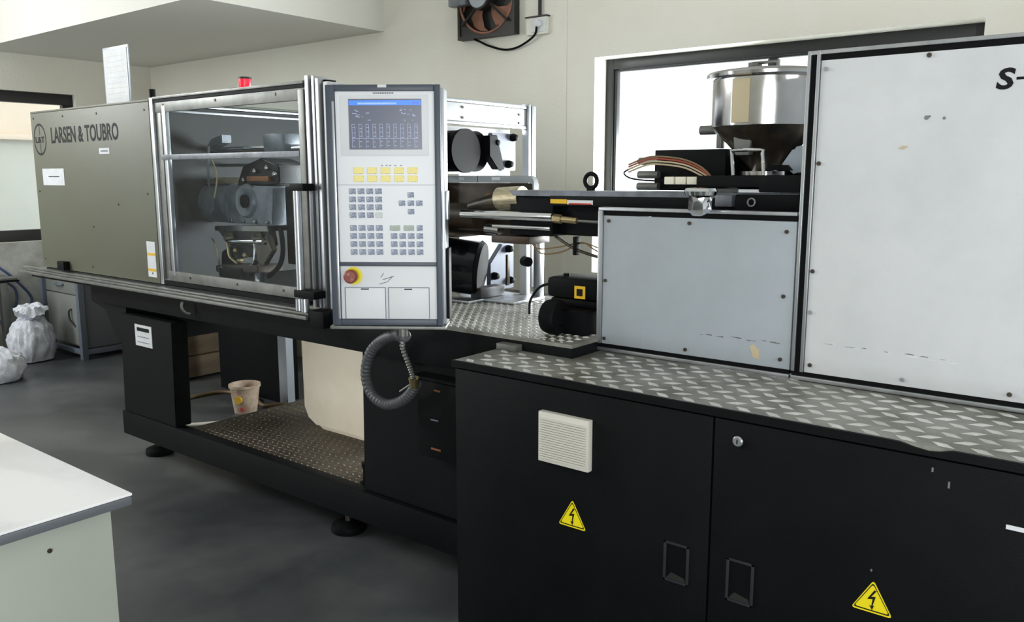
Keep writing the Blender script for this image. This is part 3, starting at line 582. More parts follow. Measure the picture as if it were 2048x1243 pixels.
# hopper
HX, HY = -1.113, 2.82
t = thing('hopper', 'round stainless steel material hopper with lid and tapering cone by the window', 'hopper', (HX, HY, 1.553))
MB().lathe((HX, HY, 0), [(0.182, 1.715), (0.183, 1.72), (0.183, 1.868)], 56).build('drum', 'steel', t, 60)
MB().lathe((HX, HY, 0), [(0.045, 1.575), (0.18, 1.7145)], 48).build('cone', 'darksteel', t, 60)
lid = MB().lathe((HX, HY, 0), [(0.19, 1.8685), (0.203, 1.875), (0.205, 1.885), (0.198, 1.893), (0.18, 1.896), (0.0, 1.905)], 56).build('lid', 'steel', t, 50)
MB().tube([(HX - 0.055, HY, 1.902), (HX - 0.055, HY, 1.93), (HX + 0.03, HY, 1.93), (HX + 0.03, HY, 1.902)], 0.006, 8, 1).build('lid_handle', 'aludull', lid)
box('lid_catch', 'aludull', lid, HX - 0.065, HX - 0.03, HY - 0.02, HY + 0.02, 1.905, 1.932, 0.002)
box('painted_reflection', 'tanwire', t, HX - 0.045, HX + 0.015, HY - 0.187, HY - 0.17, 1.722, 1.862, 0.002)  # beige strip stands in for the wall's reflection on the drum
MB().lathe((HX, HY, 0), [(0.08, 1.553), (0.08, 1.566), (0.05, 1.568), (0.045, 1.576)], 32).build('throat_flange', 'steel', t)
MB().prism([(HX - 0.05, 1.62), (HX + 0.0, 1.62), (HX + 0.012, 1.716), (HX - 0.062, 1.716)], HY - 0.135, HY - 0.10, 'Y', 0.003).build('slide_gate', 'aludull', t)
k = cyl('latch_knob', 'aludull', t, (HX - 0.24, HY, 1.712), (HX - 0.18, HY, 1.712), 0.016, seg=16)
box('latch_leg', 'aludull', t, HX - 0.175, HX - 0.155, HY - 0.01, HY + 0.02, 1.647, 1.715, 0.003)
for k in range(5): MB().tube([(HX - 0.12 + 0.012 * k, HY - 0.10, 1.69), (HX - 0.08 + 0.01 * k, HY - 0.11, 1.66 - 0.006 * k), (HX - 0.06 + 0.01 * k, HY - 0.10, 1.63)], 0.005, 6).build('hose_clip', 'darksteel', t)
tag(MB().tube([(-1.128, 2.60, 1.553), (-1.135, 2.60, 1.622), (-1.128, 2.60, 1.632), (-1.04, 2.60, 1.632), (-1.033, 2.60, 1.622), (-1.026, 2.60, 1.553)], 0.006, 10, 2).build('loop_handle', 'chrome'), 'white metal loop handle on the black plate before the hopper cone', 'handle')
tag(MB().prism([(-1.02, 1.58), (-0.98, 1.64), (-0.905, 1.66), (-0.90, 1.58), (-0.94, 1.568), (-0.955, 1.555), (-0.97, 1.568)], 2.72, 2.76, 'Y', 0.008).noise(0.01, 12).build('plastic_bag', 'plasticbag'), 'blue grey plastic film tucked beside the hopper cone', 'bag')
tag(cyl('black_cap', 'deepblack', None, (-1.0, 2.66, 1.568), (-1.0, 2.66, 1.585), 0.045, 0.03), 'black rubber cap lying on the plate beside the hopper throat', 'cap')

# blower motor on the deck
t = thing('blower_motor', 'black motor with a yellow label behind the grey injection guard', 'motor', (-1.7, 2.5, 1.0))
MB().box(-1.765, -1.52, 2.45, 2.60, 1.115, 1.19, 0.018).build('motor_body', 'deepblack', t)
MB().box(-1.755, -1.52, 2.46, 2.59, 1.085, 1.1145, 0.012).build('motor_belly', 'deepblack', t); cyl('cap', 'deepblack', t, (-1.71, 2.5, 1.19), (-1.71, 2.5, 1.20), 0.012)
o = box('motor_label', 'amber', t, -1.64, -1.595, 2.447, 2.4495, 1.12, 1.165); MB().box(-1.63, -1.605, 2.4458, 2.4468, 1.13, 1.155).build('label_print', 'ink', o)
box('mount', 'deepblack', t, -1.70, -1.55, 2.38, 2.56, 1.0, 1.0845, 0.008)
wh = MB().lathe((-1.675, 2.36, 1.062), [(0.03, -0.02), (0.058, -0.018), (0.062, 0.0), (0.062, 0.03), (0.056, 0.04), (0.032, 0.042), (0.03, 0.03)], 36, 'X').build('wheel', 'deepblack', t)
cyl('hub', 'black', t, (-1.69, 2.36, 1.062), (-1.638, 2.36, 1.062), 0.029, seg=20)
MB().tube([(-1.765, 2.50, 1.16), (-1.83, 2.50, 1.14), (-1.86, 2.48, 1.09), (-1.85, 2.46, 1.04)], 0.005, 8).build('cable', 'deepblack', t)

# ------------------------------------------------------------------ grey injection guard (lower) and big cabinet (right)
def framed(t, x0, x1, y, z0, z1, m):
    box('frame_rail', 'alu', t, x0, x1, y, y + 0.04, z0, z0 + 0.012, 0.002); box('groove', 'deepblack', t, x0, x1, y + 0.006, y + 0.04, z0 + 0.0125, z0 + 0.024)
    box('frame_rail', 'alu', t, x0, x1, y, y + 0.04, z1 - 0.011, z1, 0.002); box('groove', 'deepblack', t, x0 + 0.012, x1, y + 0.006, y + 0.04, z1 - 0.026, z1 - 0.0115)
t = thing('injection_guard', 'low blue grey guard panel in an aluminium frame beneath the hopper', 'guard panel', (-1.18, 2.42, 0.957))
framed(t, -1.515, -0.842, 2.40, 0.957, 1.447, 'bluegrey')
box('frame_rail', 'alu', t, -1.515, -1.497, 2.398, 2.44, 0.982, 1.436, 0.002)
pn = box('panel', 'bluegrey', t, -1.496, -0.842, 2.404, 2.42, 0.982, 1.420, 0.002)
for (x, z) in [(-1.475, 1.402), (-1.18, 1.404), (-0.87, 1.39), (-1.485, 1.0), (-1.18, 1.0), (-0.87, 1.01), (-1.485, 1.2), (-0.87, 1.2)]: cyl('screw', 'darksteel', pn, (x, 2.4035, z), (x, 2.399, z), 0.006, seg=10)
MB().prism([(-0.955, 1.005), (-0.935, 1.0), (-0.937, 1.03), (-0.955, 1.045), (-0.967, 1.04)], 2.4030, 2.4038, 'Y').build('rust_patch', 'tanwire', pn)
for k in range(11):
    x = -1.13 + k * 0.024 + random.uniform(-.008, .008); z = 1.058 + random.uniform(-.003, .003); ln = random.uniform(.006, .022); th = random.uniform(.0005, .002)
    MB().prism([(x, z), (x + ln, z - th), (x + ln * 1.1, z + th), (x + ln * 0.3, z + th * 1.6)], 2.4034, 2.4039, 'Y').build('scuff', 'aludull', pn)

t = thing('machine_cabinet', 'tall light grey cabinet panel at the right with dark lettering', 'cabinet', (0.0, 2.7, 0.957))
X0, X1 = -0.836, 0.7
box('cabinet_body', 'lightgrey', t, X0 + 0.01, X1, 2.425, 3.2, 0.957, 1.875)
framed(t, X0, X1, 2.40, 0.957, 1.893, 'lightgrey')
box('frame_post', 'alu', t, X0, X0 + 0.010, 2.398, 2.44, 0.982, 1.893, 0.002); box('groove', 'deepblack', t, X0 + 0.0102, X0 + 0.026, 2.404, 2.44, 0.982, 1.893); box('frame_post', 'alu', t, X0 + 0.0262, X0 + 0.036, 2.398, 2.44, 0.982, 1.893, 0.002)
pn = box('panel', 'lightgrey', t, X0 + 0.037, X1, 2.404, 2.424, 0.982, 1.866, 0.002)
for (x, z, m) in [(-0.785, 1.842, 'alu'), (-0.525, 1.857, 'darksteel'), (-0.79, 1.585, 'darksteel'), (-0.79, 1.28, 'darksteel'), (-0.782, 1.005, 'darksteel'), (-0.53, 1.0, 'alu'), (-0.275, 1.0, 'darksteel'), (-0.79, 1.16, 'alu')]:
    cyl('screw', m, pn, (x, 2.4035, z), (x, 2.398, z), 0.0065, 0.005, 10)
F = front(2.404)
text('lettering', 'S', 'ink', pn, -0.368, 1.760, 0.040, 0.052, F, 0.0008, bold=0.03, shear=0.12)
text('lettering', '-', 'ink', pn, -0.325, 1.782, 0.026, 0.0065, F, 0.0008)
for (x, z, r) in [(-0.52, 1.70, 0.006), (-0.513, 1.703, 0.003), (-0.478, 1.697, 0.004)]: MB().cyl((x, 2.4037, z), (x, 2.403, z), r, seg=9).build('chip', 'castgrey', pn)
MB().prism([(-0.585, 1.622), (-0.57, 1.62), (-0.56, 1.628), (-0.572, 1.63)], 2.4030, 2.4038, 'Y').build('stain', 'tanwire', pn)
for k in range(14):
    x = -0.74 + k * 0.025 + random.uniform(-.012, .012); z = 1.075 - k * .0008 + random.uniform(-.004, .004); ln = random.uniform(.006, .03); th = random.uniform(.0004, .0012)
    MB().prism([(x, z), (x + ln, z - th), (x + ln * 1.1, z + th), (x + ln * 0.4, z + th * 1.6)], 2.4034, 2.4039, 'Y').build('scuff', 'offwhite' if k % 2 else 'aludull', pn)

# ------------------------------------------------------------------ black electrical cabinet
t = thing('electrical_cabinet', 'long waist high black electrical cabinet with a tread plate top', 'electrical cabinet', (-0.6, 2.1, 0))
YB = 1.972
b = MB(); b.box(-1.788, 0.75, YB + 0.02, 2.20, 0.0, 0.93); b.box(-1.50, 0.75, 2.2, 3.1, 0.0, 0.93); b.build('cabinet_body', 'black', t)
lipP = [(-1.80, 0.935), (-1.80, 0.957)] + [(x, z) for x, z in [(-0.46, 0.957), (-0.43, 0.956), (-0.40, 0.949), (-0.37, 0.945), (-0.345, 0.948), (-0.32, 0.956)]] + [(0.75, 0.957), (0.75, 0.935)]
MB().prism(lipP, YB - 0.003, YB + 0.006, 'Y').build('top_lip', 'black', t)
b = MB(); b.box(-1.80, 0.75, YB + 0.006, 2.234, 0.935, 0.955); b.box(-1.502, 0.75, 2.234, 3.1, 0.935, 0.955)
tp = b.build('top_plate', 'tread', t)
o = MB().lugs(-1.79, 0.74, YB + 0.012, 2.395, 0.955, 0.078, 0.045, 0.060, 0.027, 0.003, skip=lambda x, y: y > 2.22 and x < -1.46).build('tread_lugs', 'lug', tp); o['kind'] = 'stuff'
o = box('bracket_tab', 'aludull', tp, -1.795, -1.71, 2.195, 2.233, 0.9555, 0.978, 0.002)
d1 = box('door', 'black', t, -1.786, -0.882, YB, YB + 0.019, 0.03, 0.930, 0.003); d2 = box('door', 'black', t, -0.877, 0.74, YB, YB + 0.019, 0.03, 0.930, 0.003)
def pull(door, x0, x1, z0, z1):
    b = MB(); y = YB
    b.box(x0, x0 + 0.008, y - 0.004, y, z0, z1, 0.001); b.box(x1 - 0.008, x1, y - 0.004, y, z0, z1, 0.001); b.box(x0, x1, y - 0.004, y, z1 - 0.007, z1, 0.001); b.box(x0, x1, y - 0.004, y, z0, z0 + 0.007, 0.001)
    h = b.build('pull_handle', 'pullgrey', door); label(h, 'recessed black pull')
    return h
for door, x0, x1, z0, z1 in [(d1, -1.012, -0.935, 0.44, 0.556), (d2, -0.828, -0.752, 0.44, 0.56)]:
    pull(door, x0, x1, z0, z1)
    box('pull_recess', 'deepblack', door, x0 + 0.009, x1 - 0.009, YB - 0.001, YB, z0 + 0.008, z1 - 0.008)
    MB().prism([(x0 + 0.009, z0 + 0.008), (x1 - 0.009, z0 + 0.008), (x1 - 0.012, z0 + 0.02), (x0 + 0.025, z0 + 0.028)], YB - 0.0035, YB - 0.0012, 'Y').build('pull_lip', 'fandark', door)
vt = box('vent_grille', 'vent', d1, -1.432, -1.252, YB - 0.022, YB, 0.70, 0.855, 0.003); label(vt, 'aged ivory louvred vent')
s0 = None
for k in range(17):
    z = 0.713 + k * 0.0075
    if s0 is None: s0 = box('slat', 'vent', vt, -1.425, -1.26, YB - 0.0265, YB - 0.0222, z, z + 0.0045)
    else: again(s0, (-1.3425, YB - 0.02435, z), vt)
def sign(door, cx, zb, s):
    h = s * 0.87
    def tri(k, dz=0): return [(cx - s / 2 * k, zb + h * (1 - k) / 2 - dz), (cx + s / 2 * k, zb + h * (1 - k) / 2 - dz), (cx, zb + h * (1 - (1 - k) * 0.7) - dz)]
    def rnd(P, r):
        out = []
        for i in range(3):
            p = Vector(P[i]); a = Vector(P[i - 1]); c = Vector(P[(i + 1) % 3])
            out += [p + (a - p).normalized() * r, p + ((a - p).normalized() + (c - p).normalized()) * r * 0.28, p + (c - p).normalized() * r]
        return [(q.x, q.y) for q in out]
    a = MB().prism(rnd(tri(1.0), 0.008), YB - 0.0012, YB - 0.0001, 'Y').build('warning_sign', 'yellow', door); label(a, 'yellow triangle electrical hazard sign')
    # black inset outline
    O = rnd(tri(0.9), 0.006); I = rnd(tri(0.83), 0.006); b = MB(); n = len(O)
    for y in (YB - 0.0018,):
        vo = [b.bm.verts.new((p[0], y, p[1])) for p in O]; vi = [b.bm.verts.new((p[0], y, p[1])) for p in I]
        for i in range(n): b.bm.faces.new((vo[i], vo[(i + 1) % n], vi[(i + 1) % n], vi[i]))
    r = bmesh.ops.extrude_face_region(b.bm, geom=b.bm.faces[:])
    for g in r['geom']:
        if isinstance(g, bmesh.types.BMVert): g.co.y += 0.0005
    b.build('sign_border', 'ink', a)
    k = s / 0.1
    B = [(0.004, 0.062), (-0.012, 0.034), (0.001, 0.037), (-0.001, 0.018), (-0.006, 0.019), (0.001, 0.008), (0.006, 0.021), (0.002, 0.019), (0.008, 0.045), (-0.003, 0.042), (0.009, 0.06)]
    MB().prism([(cx + x * k, zb + z * k) for x, z in B], YB - 0.0019, YB - 0.0013, 'Y').build('lightning_bolt', 'ink', a)
sign(d1, -1.319, 0.508, 0.100); sign(d2, -0.463, 0.527, 0.094)
kb = MB().lathe((-0.811, YB, 0.88), [(0.013, 0), (0.014, -0.006), (0.011, -0.009), (0.0, -0.009)], 20, 'Y').build('door_lock', 'alu', d2); box('key_slot', 'ink', kb, -0.8125, -0.8095, YB - 0.0102, YB - 0.0088, 0.874, 0.886)
text('white_mark', '-', 'paper', d2, -0.208, 0.807, 0.06, 0.010, front(YB), 0.0008)
for (x, z, a) in [(-0.36, 0.91, .02), (-0.325, 0.885, .03), (-0.472, 0.635, .012), (-0.255, 0.50, .012)]: box('scratch', 'castgrey', d2, x, x + 0.004, YB - 0.0006, YB - 0.0001, z - a / 2, z)

# ------------------------------------------------------------------ control console (local frame: x right, -y towards the viewer)
CO = Vector((-2.148, 2.0, 0.0)); CA = math.radians(36.0)
t = thing('control_console', 'upright control console with screen, white keypad face and slate frame', 'control console', CO, rz=CA, local=True)
D = 0.0
box('casing', 'alu', t, -0.172, 0.222, 0.012, 0.10, 1.03, 1.846, 0.006)
fr_ = MB()
fr_.box(-0.180, -0.148, -0.012, 0.0118, 1.03, 1.855, 0.004); fr_.box(0.190, 0.212, -0.012, 0.0118, 1.03, 1.855, 0.004)
fr_.box(-0.148, 0.190, -0.012, 0.0118, 1.834, 1.855, 0.004); fr_.box(-0.148, 0.190, -0.012, 0.0118, 1.03, 1.052, 0.004); fr_.box(-0.148, 0.190, -0.010, 0.0118, 1.240, 1.253, 0.002)
fr_.build('frame', 'slate', t)
box('silver_edge', 'alu', t, -0.158, -0.150, -0.0145, -0.0122, 1.054, 1.80, 0.001)
box('base_ledge', 'aludull', t, -0.188, 0.222, -0.02, 0.105, 1.017, 1.029, 0.003)
fa = box('keypad_face', 'white', t, -0.148, 0.190, -0.004, 0.0115, 1.2535, 1.8335, 0.001); lf = box('lower_face', 'offwhite', t, -0.148, 0.190, -0.004, 0.0115, 1.0525, 1.2395, 0.001)
bz = box('screen_bezel', 'offwhite', t, -0.132, 0.170, -0.0065, -0.0042, 1.618, 1.822, 0.001)
sn = box('screen', 'screen', t, -0.102, 0.147, -0.0082, -0.0066, 1.640, 1.808)
def scr(x0, x1, z0, z1, m): return box('screen_mark', m, sn, x0, x1, -0.0089, -0.0083, z0, z1)
scr(-0.100, 0.145, 1.787, 1.803, 'lcdblue'); scr(-0.07, 0.062, 1.790, 1.796, 'lcdwhite'); scr(0.115, 0.138, 1.790, 1.799, 'lcdmark')
mk = MB()
for k in range(26):
    x = random.choice([-0.09 + random.random() * 0.055, 0.06 + random.random() * 0.06]); z = 1.735 + random.random() * 0.04
    mk.box(x, x + random.uniform(.003, .012), -0.0089, -0.0083, z, z + 0.002)
for k in range(10):
    x = -0.092 + k * 0.0238
    mk.box(x, x + 0.0012, -0.0089, -0.0083, 1.645, 1.725); mk.box(x + 0.010, x + 0.0112, -0.0089, -0.0083, 1.68, 1.72); mk.box(x, x + 0.0115, -0.0089, -0.0083, 1.7235, 1.7247)
    for j in range(5):
        z = 1.65 + j * 0.0155 + random.uniform(-.003, .003); mk.box(x + 0.003, x + 0.010, -0.0089, -0.0083, z, z + 0.0018)
mk.box(-0.09, 0.135, -0.0089, -0.0083, 1.676, 1.6775)
mk.build('screen_graphics', 'lcdmark', sn)['kind'] = 'stuff'
for k in range(12): box('title_print', 'ink', fa, -0.018 + k * 0.006, -0.014 + k * 0.006, -0.0047, -0.0041, 1.8255, 1.829)
box('seam', 'greyink', fa, -0.147, 0.189, -0.0046, -0.0041, 1.5195, 1.5205)
for x in (0.004, 0.02, 0.032, 0.05, 0.07): box('small_print', 'greyink', fa, x, x + 0.007, -0.0046, -0.0041, 1.5845, 1.587)
kk = {}
def key(x, z, wdt, hgt, m):
    kid = (wdt, hgt, m)
    if kid not in kk: kk[kid] = MB().box(x - wdt / 2, x + wdt / 2, -0.0075, -0.0042, z - hgt / 2, z + hgt / 2, 0.0012, 1).build('key', m, fa)
    else: again(kk[kid], (x, -0.00585, z - hgt / 2), fa)
for r, z in enumerate((1.569, 1.5415)):
    for c in range(5): key(-0.074 + c * 0.0467, z, 0.033, 0.0215, 'yellowkey')
for base, rows in ((0, (1.4985, 1.471, 1.444, 1.4165)), (1, (1.3725, 1.3445, 1.3165, 1.289))):
    for r, z in enumerate(rows):
        for c in range(4): key(-0.0975 + c * 0.0302, z, 0.023, 0.019, 'palekey' if (base == 0 and r == 3 and c == 3) else 'key')
for x, z in ((0.105, 1.486), (0.074, 1.458), (0.105, 1.458), (0.134, 1.458), (0.105, 1.429)): key(x, z, 0.022, 0.018, 'key')
key(0.048, 1.3725, 0.036, 0.018, 'greenkey'); key(0.096, 1.3725, 0.036, 0.018, 'greenkey'); key(0.134, 1.3725, 0.020, 0.019, 'key')
for z in (1.3445, 1.3165, 1.289):
    for c in range(4): key(0.044 + c * 0.030, z, 0.022, 0.019, 'key')
es = MB().lathe((-0.102, -0.0045, 1.205), [(0.031, 0), (0.031, -0.002), (0.0, -0.002)], 32, 'Y').build('emergency_collar', 'yellow', t)
MB().lathe((-0.106, -0.0068, 1.206), [(0.014, 0), (0.014, -0.02), (0.024, -0.022), (0.024, -0.034), (0.019, -0.04), (0.0, -0.041)], 28, 'Y').build('emergency_button', 'estop', es)
for (a, b_) in [((-0.012, 1.176), (0.02, 1.186)), ((0.0, 1.192), (0.04, 1.205)), ((-0.006, 1.20), (0.004, 1.215)), ((0.02, 1.188), (0.034, 1.202))]:
    MB().tube([(a[0], -0.0045, a[1]), (b_[0], -0.0045, b_[1])], 0.0012, 5, 1).build('pen_mark', 'greyink', lf)
for x0, x1 in ((-0.132, 0.008), (0.021, 0.162)):
    dd = box('flap', 'offwhite', t, x0, x1, -0.0075, -0.0042, 1.054, 1.163, 0.0015)
    box('flap_gap', 'greyink', dd, x0 - 0.003, x0 - 0.0005, -0.0062, -0.0042, 1.054, 1.163); box('flap_gap', 'greyink', dd, x0 - 0.003, x1 + 0.002, -0.0062, -0.0042, 1.1635, 1.1655); box('flap_gap', 'greyink', dd, x1 + 0.0005, x1 + 0.002, -0.0062, -0.0042, 1.054, 1.163)
    box('finger_notch', 'ink', dd, x0 + 0.055, x0 + 0.083, -0.0085, -0.0076, 1.157, 1.161)
box('top_latch', 'paper', t, 0.0, 0.03, -0.0135, -0.0121, 1.845, 1.854); box('side_hinge', 'alu', t, 0.2225, 0.231, 0.02, 0.06, 1.40, 1.50, 0.002); box('side_hinge', 'black', t, 0.2225, 0.232, 0.02, 0.09, 1.05, 1.30, 0.002)
cyl('swivel_post', 'black', t, (-0.05, 0.17, 0.996), (-0.05, 0.17, 1.25), 0.03); box('swivel_arm', 'black', t, -0.09, -0.01, 0.1005, 0.20, 1.2505, 1.29, 0.004)
cyl('cable_gland', 'aludull', t, (0.062, 0.03, 0.985), (0.062, 0.03, 1.0165), 0.016)
t = tag(MB().tube([(-2.115, 2.07, 0.985), (-2.15, 2.09, 0.972), (-2.21, 2.12, 0.968), (-2.30, 2.13, 0.935), (-2.365, 2.13, 0.881), (-2.396, 2.13, 0.797), (-2.37, 2.13, 0.72), (-2.296, 2.13, 0.688), (-2.214, 2.13, 0.708), (-2.15, 2.13, 0.755), (-2.12, 2.13, 0.80)], 0.021, 14, 10, 0.07).build('corrugated_hose', 'hosegrey'),
        'dark corrugated hose looping down beneath the control console', 'hose')
t = thing('plug_cable', 'thin braided cable with metal plug hanging under the console', 'cable', (-2.13, 2.09, 0.8))
P0 = [(-2.120, 2.065, 0.984), (-2.135, 2.075, 0.94), (-2.128, 2.09, 0.89), (-2.119, 2.10, 0.85), (-2.112, 2.105, 0.82)]
MB().tube(P0, 0.009, 10, 8, 0.2).build('braid', 'aludull', t)
cyl('plug', 'brass', t, (-2.112, 2.105, 0.822), (-2.118, 2.115, 0.785), 0.019, 0.016, 16); MB().tube([(-2.12, 2.10, 0.80), (-2.17, 2.09, 0.765)], 0.003, 6, 1).build('plug_strap', 'aludull', t)

# ------------------------------------------------------------------ things in the base bay and behind
b = MB().prism([(-3.56, 0.33), (-3.52, 0.26), (-3.45, 0.225), (-2.9, 0.225), (-2.9, 0.80), (-3.50, 0.80), (-3.565, 0.70)], 2.70, 3.05, 'Y', 0.03)
tag(b.build('plastic_tank', 'tank'), 'large off-white plastic tank standing on the tread plate in the base bay', 'tank')
t = thing('bucket', 'small grimy plastic bucket on the floor behind the machine base', 'bucket', (-4.72, 3.13, 0))
MB().lathe((-4.72, 3.13, 0), [(0.0, 0.002), (0.072, 0.0), (0.096, 0.17), (0.103, 0.172), (0.103, 0.19), (0.097, 0.19), (0.092, 0.17), (0.068, 0.01), (0.0, 0.01)], 32).build('body', 'bucket', t)
MB().cyl((-4.675, 3.045, 0.10), (-4.68, 3.055, 0.10), 0.024, seg=16).build('printed_label', 'amber', t); MB().cyl((-4.665, 3.063, 0.035), (-4.67, 3.073, 0.035), 0.013, seg=12).build('red_label', 'redprint', t)
tag(MB().tube([(-4.85, 2.60, 0.014), (-4.70, 2.70, 0.014), (-4.60, 2.83, 0.014), (-4.55, 2.98, 0.014), (-4.55, 3.06, 0.014), (-4.56, 3.14, 0.014)], 0.012, 8, 6).build('pale_hose', 'whitehose'), 'pale hose curving across the floor in front of the bucket', 'hose')
tag(MB().tube([(-5.3, 3.02, 0.012), (-5.25, 3.3, 0.012), (-4.95, 3.36, 0.012), (-4.82, 3.30, 0.012), (-4.70, 3.27, 0.012), (-4.50, 3.30, 0.05), (-4.42, 3.2, 0.012), (-4.45, 3.06, 0.012), (-4.40, 2.95, 0.012)], 0.012, 8, 6).build('ochre_hose', 'brownhose'), 'ochre hose coiled on the floor around the bucket', 'hose')
t = thing('wooden_crate', 'weathered plywood crate behind the machine base', 'crate', (-6.1, 3.9, 0))
box('crate_board', 'crate', t, -6.5, -5.80, 3.30, 4.3, 0.19, 0.80, 0.004); box('crate_board', 'crate', t, -6.5, -5.79, 3.30, 4.3, 0.02, 0.18, 0.004); box('crate_foot', 'deepblack', t, -6.45, -5.83, 3.33, 4.27, 0.0, 0.0195)

# desk
t = thing('desk', 'grey office desk pedestal with a drawer and door behind the machine', 'desk', (-7.5, 3.5, 0))
box('carcass', 'deskside', t, -7.86, -7.19, 3.24, 3.95, 0.09, 0.70, 0.003); box('desk_top', 'deskgrey', t, -7.88, -7.10, 3.18, 4.0, 0.72, 0.75, 0.004)
dr = box('drawer', 'deskgrey', t, -7.83, -7.25, 3.222, 3.239, 0.55, 0.70, 0.003); MB().tube([(-7.62, 3.221, 0.625), (-7.61, 3.20, 0.622), (-7.49, 3.20, 0.622), (-7.48, 3.221, 0.625)], 0.008, 8, 2).build('drawer_handle', 'deskleg', dr)
dr = box('cupboard_door', 'deskgrey', t, -7.83, -7.25, 3.222, 3.239, 0.11, 0.54, 0.003); MB().tube([(-7.36, 3.221, 0.42), (-7.37, 3.20, 0.40), (-7.36, 3.20, 0.33), (-7.31, 3.221, 0.27)], 0.008, 8, 3).build('door_handle', 'fandark', dr)
for (x, y) in [(-7.20, 3.19), (-7.88, 3.19), (-7.20, 3.93), (-7.88, 3.93)]: box('desk_leg', 'deskleg', t, x, x + 0.05, y, y + 0.05, 0, 0.72, 0.003)
box('stretcher', 'deskleg', t, -7.83, -7.20, 3.20, 3.22, 0.04, 0.085, 0.003); box('stretcher', 'deskleg', t, -7.185, -7.155, 3.24, 3.93, 0.04, 0.085, 0.003)
# work stand at far left
t = thing('work_stand', 'pale steel work stand at the left edge beside the blue hose', 'stand', (-7.8, 2.7, 0))
box('stand_top', 'aludull', t, -7.96, -7.66, 2.0, 2.93, 0.68, 0.70, 0.003); box('top_edge', 'deepblack', t, -7.97, -7.65, 1.99, 2.94, 0.665, 0.679)
for (x, y) in [(-7.80, 2.82), (-7.80, 2.05)]: box('stand_leg', 'aludull', t, x, x + 0.06, y, y + 0.06, 0, 0.664, 0.003)
box('cross_bar', 'deskleg', t, -7.79, -7.76, 2.11, 2.82, 0.30, 0.33, 0.002)
for i, P0 in enumerate([[(-7.95, 2.86, 0.80), (-7.9, 2.94, 0.72), (-7.9, 3.03, 0.62), (-7.9, 3.115, 0.50), (-7.9, 3.11, 0.42), (-7.9, 3.04, 0.395), (-7.88, 2.96, 0.385)], [(-7.93, 2.92, 0.65), (-7.9, 2.99, 0.58), (-7.9, 3.0, 0.48), (-7.89, 2.96, 0.40)]]):
    tag(MB().tube(P0, 0.011, 8, 6).build('blue_hose', 'bluehose'), ['outer blue hose arching over the white sack by the wall', 'inner shorter blue hose bent behind the white sack'][i], 'hose', 'blue hoses by the work stand')
# sacks
def sack(x, y, rx, ry, h, tuft, lbl, seed):
    b = MB(); prof = [(0.55, 0.0), (0.93, 0.02), (1.0, 0.2), (0.98, 0.45), (0.85, 0.68), (0.6, 0.82)] + ([(0.42, 0.86), (0.55, 0.95), (0.66, 1.05), (0.4, 1.12), (0.0, 1.08)] if tuft else [(0.3, 0.94), (0.0, 0.98)])
    b.lathe((0, 0, 0), prof, 36)
    bmesh.ops.subdivide_edges(b.bm, edges=b.bm.edges[:], cuts=2, use_grid_fill=True)
    from mathutils import noise as N
    for v in b.bm.verts:
        z = v.co.z; f = N.noise(Vector((v.co.x * 2.5, v.co.y * 2.5, z * 3 + seed))) * 0.14 + N.turbulence(Vector((v.co.x * 4 + seed, v.co.y * 4, z * 5)), 3, True) * 0.2 * (0.3 + z)
        v.co.x *= 1 + f; v.co.y *= 1 + f; v.co.z = max(0, z + (N.noise(v.co * 4 + Vector((seed, 0, 0))) * 0.07 if z > 0.03 else 0))
        if tuft and z > 0.84: v.co.x += (z - 0.84) * 0.9 * (1 if v.co.x > 0 else 0.35); v.co.z -= max(0, v.co.x - 0.5) * 0.35
    for v in b.bm.verts: v.co = Vector((x + v.co.x * rx, y + v.co.y * ry, v.co.z * h))
    return tag(b.build('sack', 'sack', None, 60), lbl, 'sack', 'white sacks on the floor')
sack(-7.50, 2.93, 0.15, 0.17, 0.43, True, 'white woven sack with a tied crumpled neck beside the desk', 1.3)
sack(-6.98, 2.44, 0.20, 0.20, 0.27, False, 'squat white sack cut off by the left edge of the view', 5.1)

# foreground table
t = thing('foreground_table', 'white topped table with sage grey side at the lower left', 'table', (-2.4, 0.1, 0))
box('table_top', 'tabletop', t, -3.2, -1.765, -0.9, 0.869, 0.844, 0.85, 0.002); box('edge_band', 'tableedge', t, -3.198, -1.7655, -0.898, 0.868, 0.822, 0.8435, 0.004)
b = box('cabinet_side', 'tablebody', t, -3.15, -1.80, -0.86, 0.835, 0.03, 0.8215, 0.003)
cyl('screw', 'darksteel', b, (-1.80, 0.70, 0.765), (-1.797, 0.70, 0.765), 0.005, seg=10); box('plinth', 'deepblack', t, -3.1, -1.84, -0.8, 0.79, 0, 0.0295)

# ------------------------------------------------------------------ exhaust fan, socket, wires
t = thing('exhaust_fan', 'dark square exhaust fan with dusty rust coloured blades high on the wall', 'fan', (-3.69, 4.33, 2.47))
FX, FZ, FR = -3.663, 2.71, 0.228
b = MB(); b.box(-3.906, -3.886, 4.375, 4.43, 2.455, 2.965); b.box(-3.44, -3.42, 4.375, 4.43, 2.455, 2.965); b.box(-3.886, -3.44, 4.375, 4.43, 2.455, 2.475); b.box(-3.886, -3.44, 4.375, 4.43, 2.945, 2.965); b.box(-3.886, -3.44, 4.427, 4.432, 2.475, 2.945)
b.build('housing', 'fandark', t)
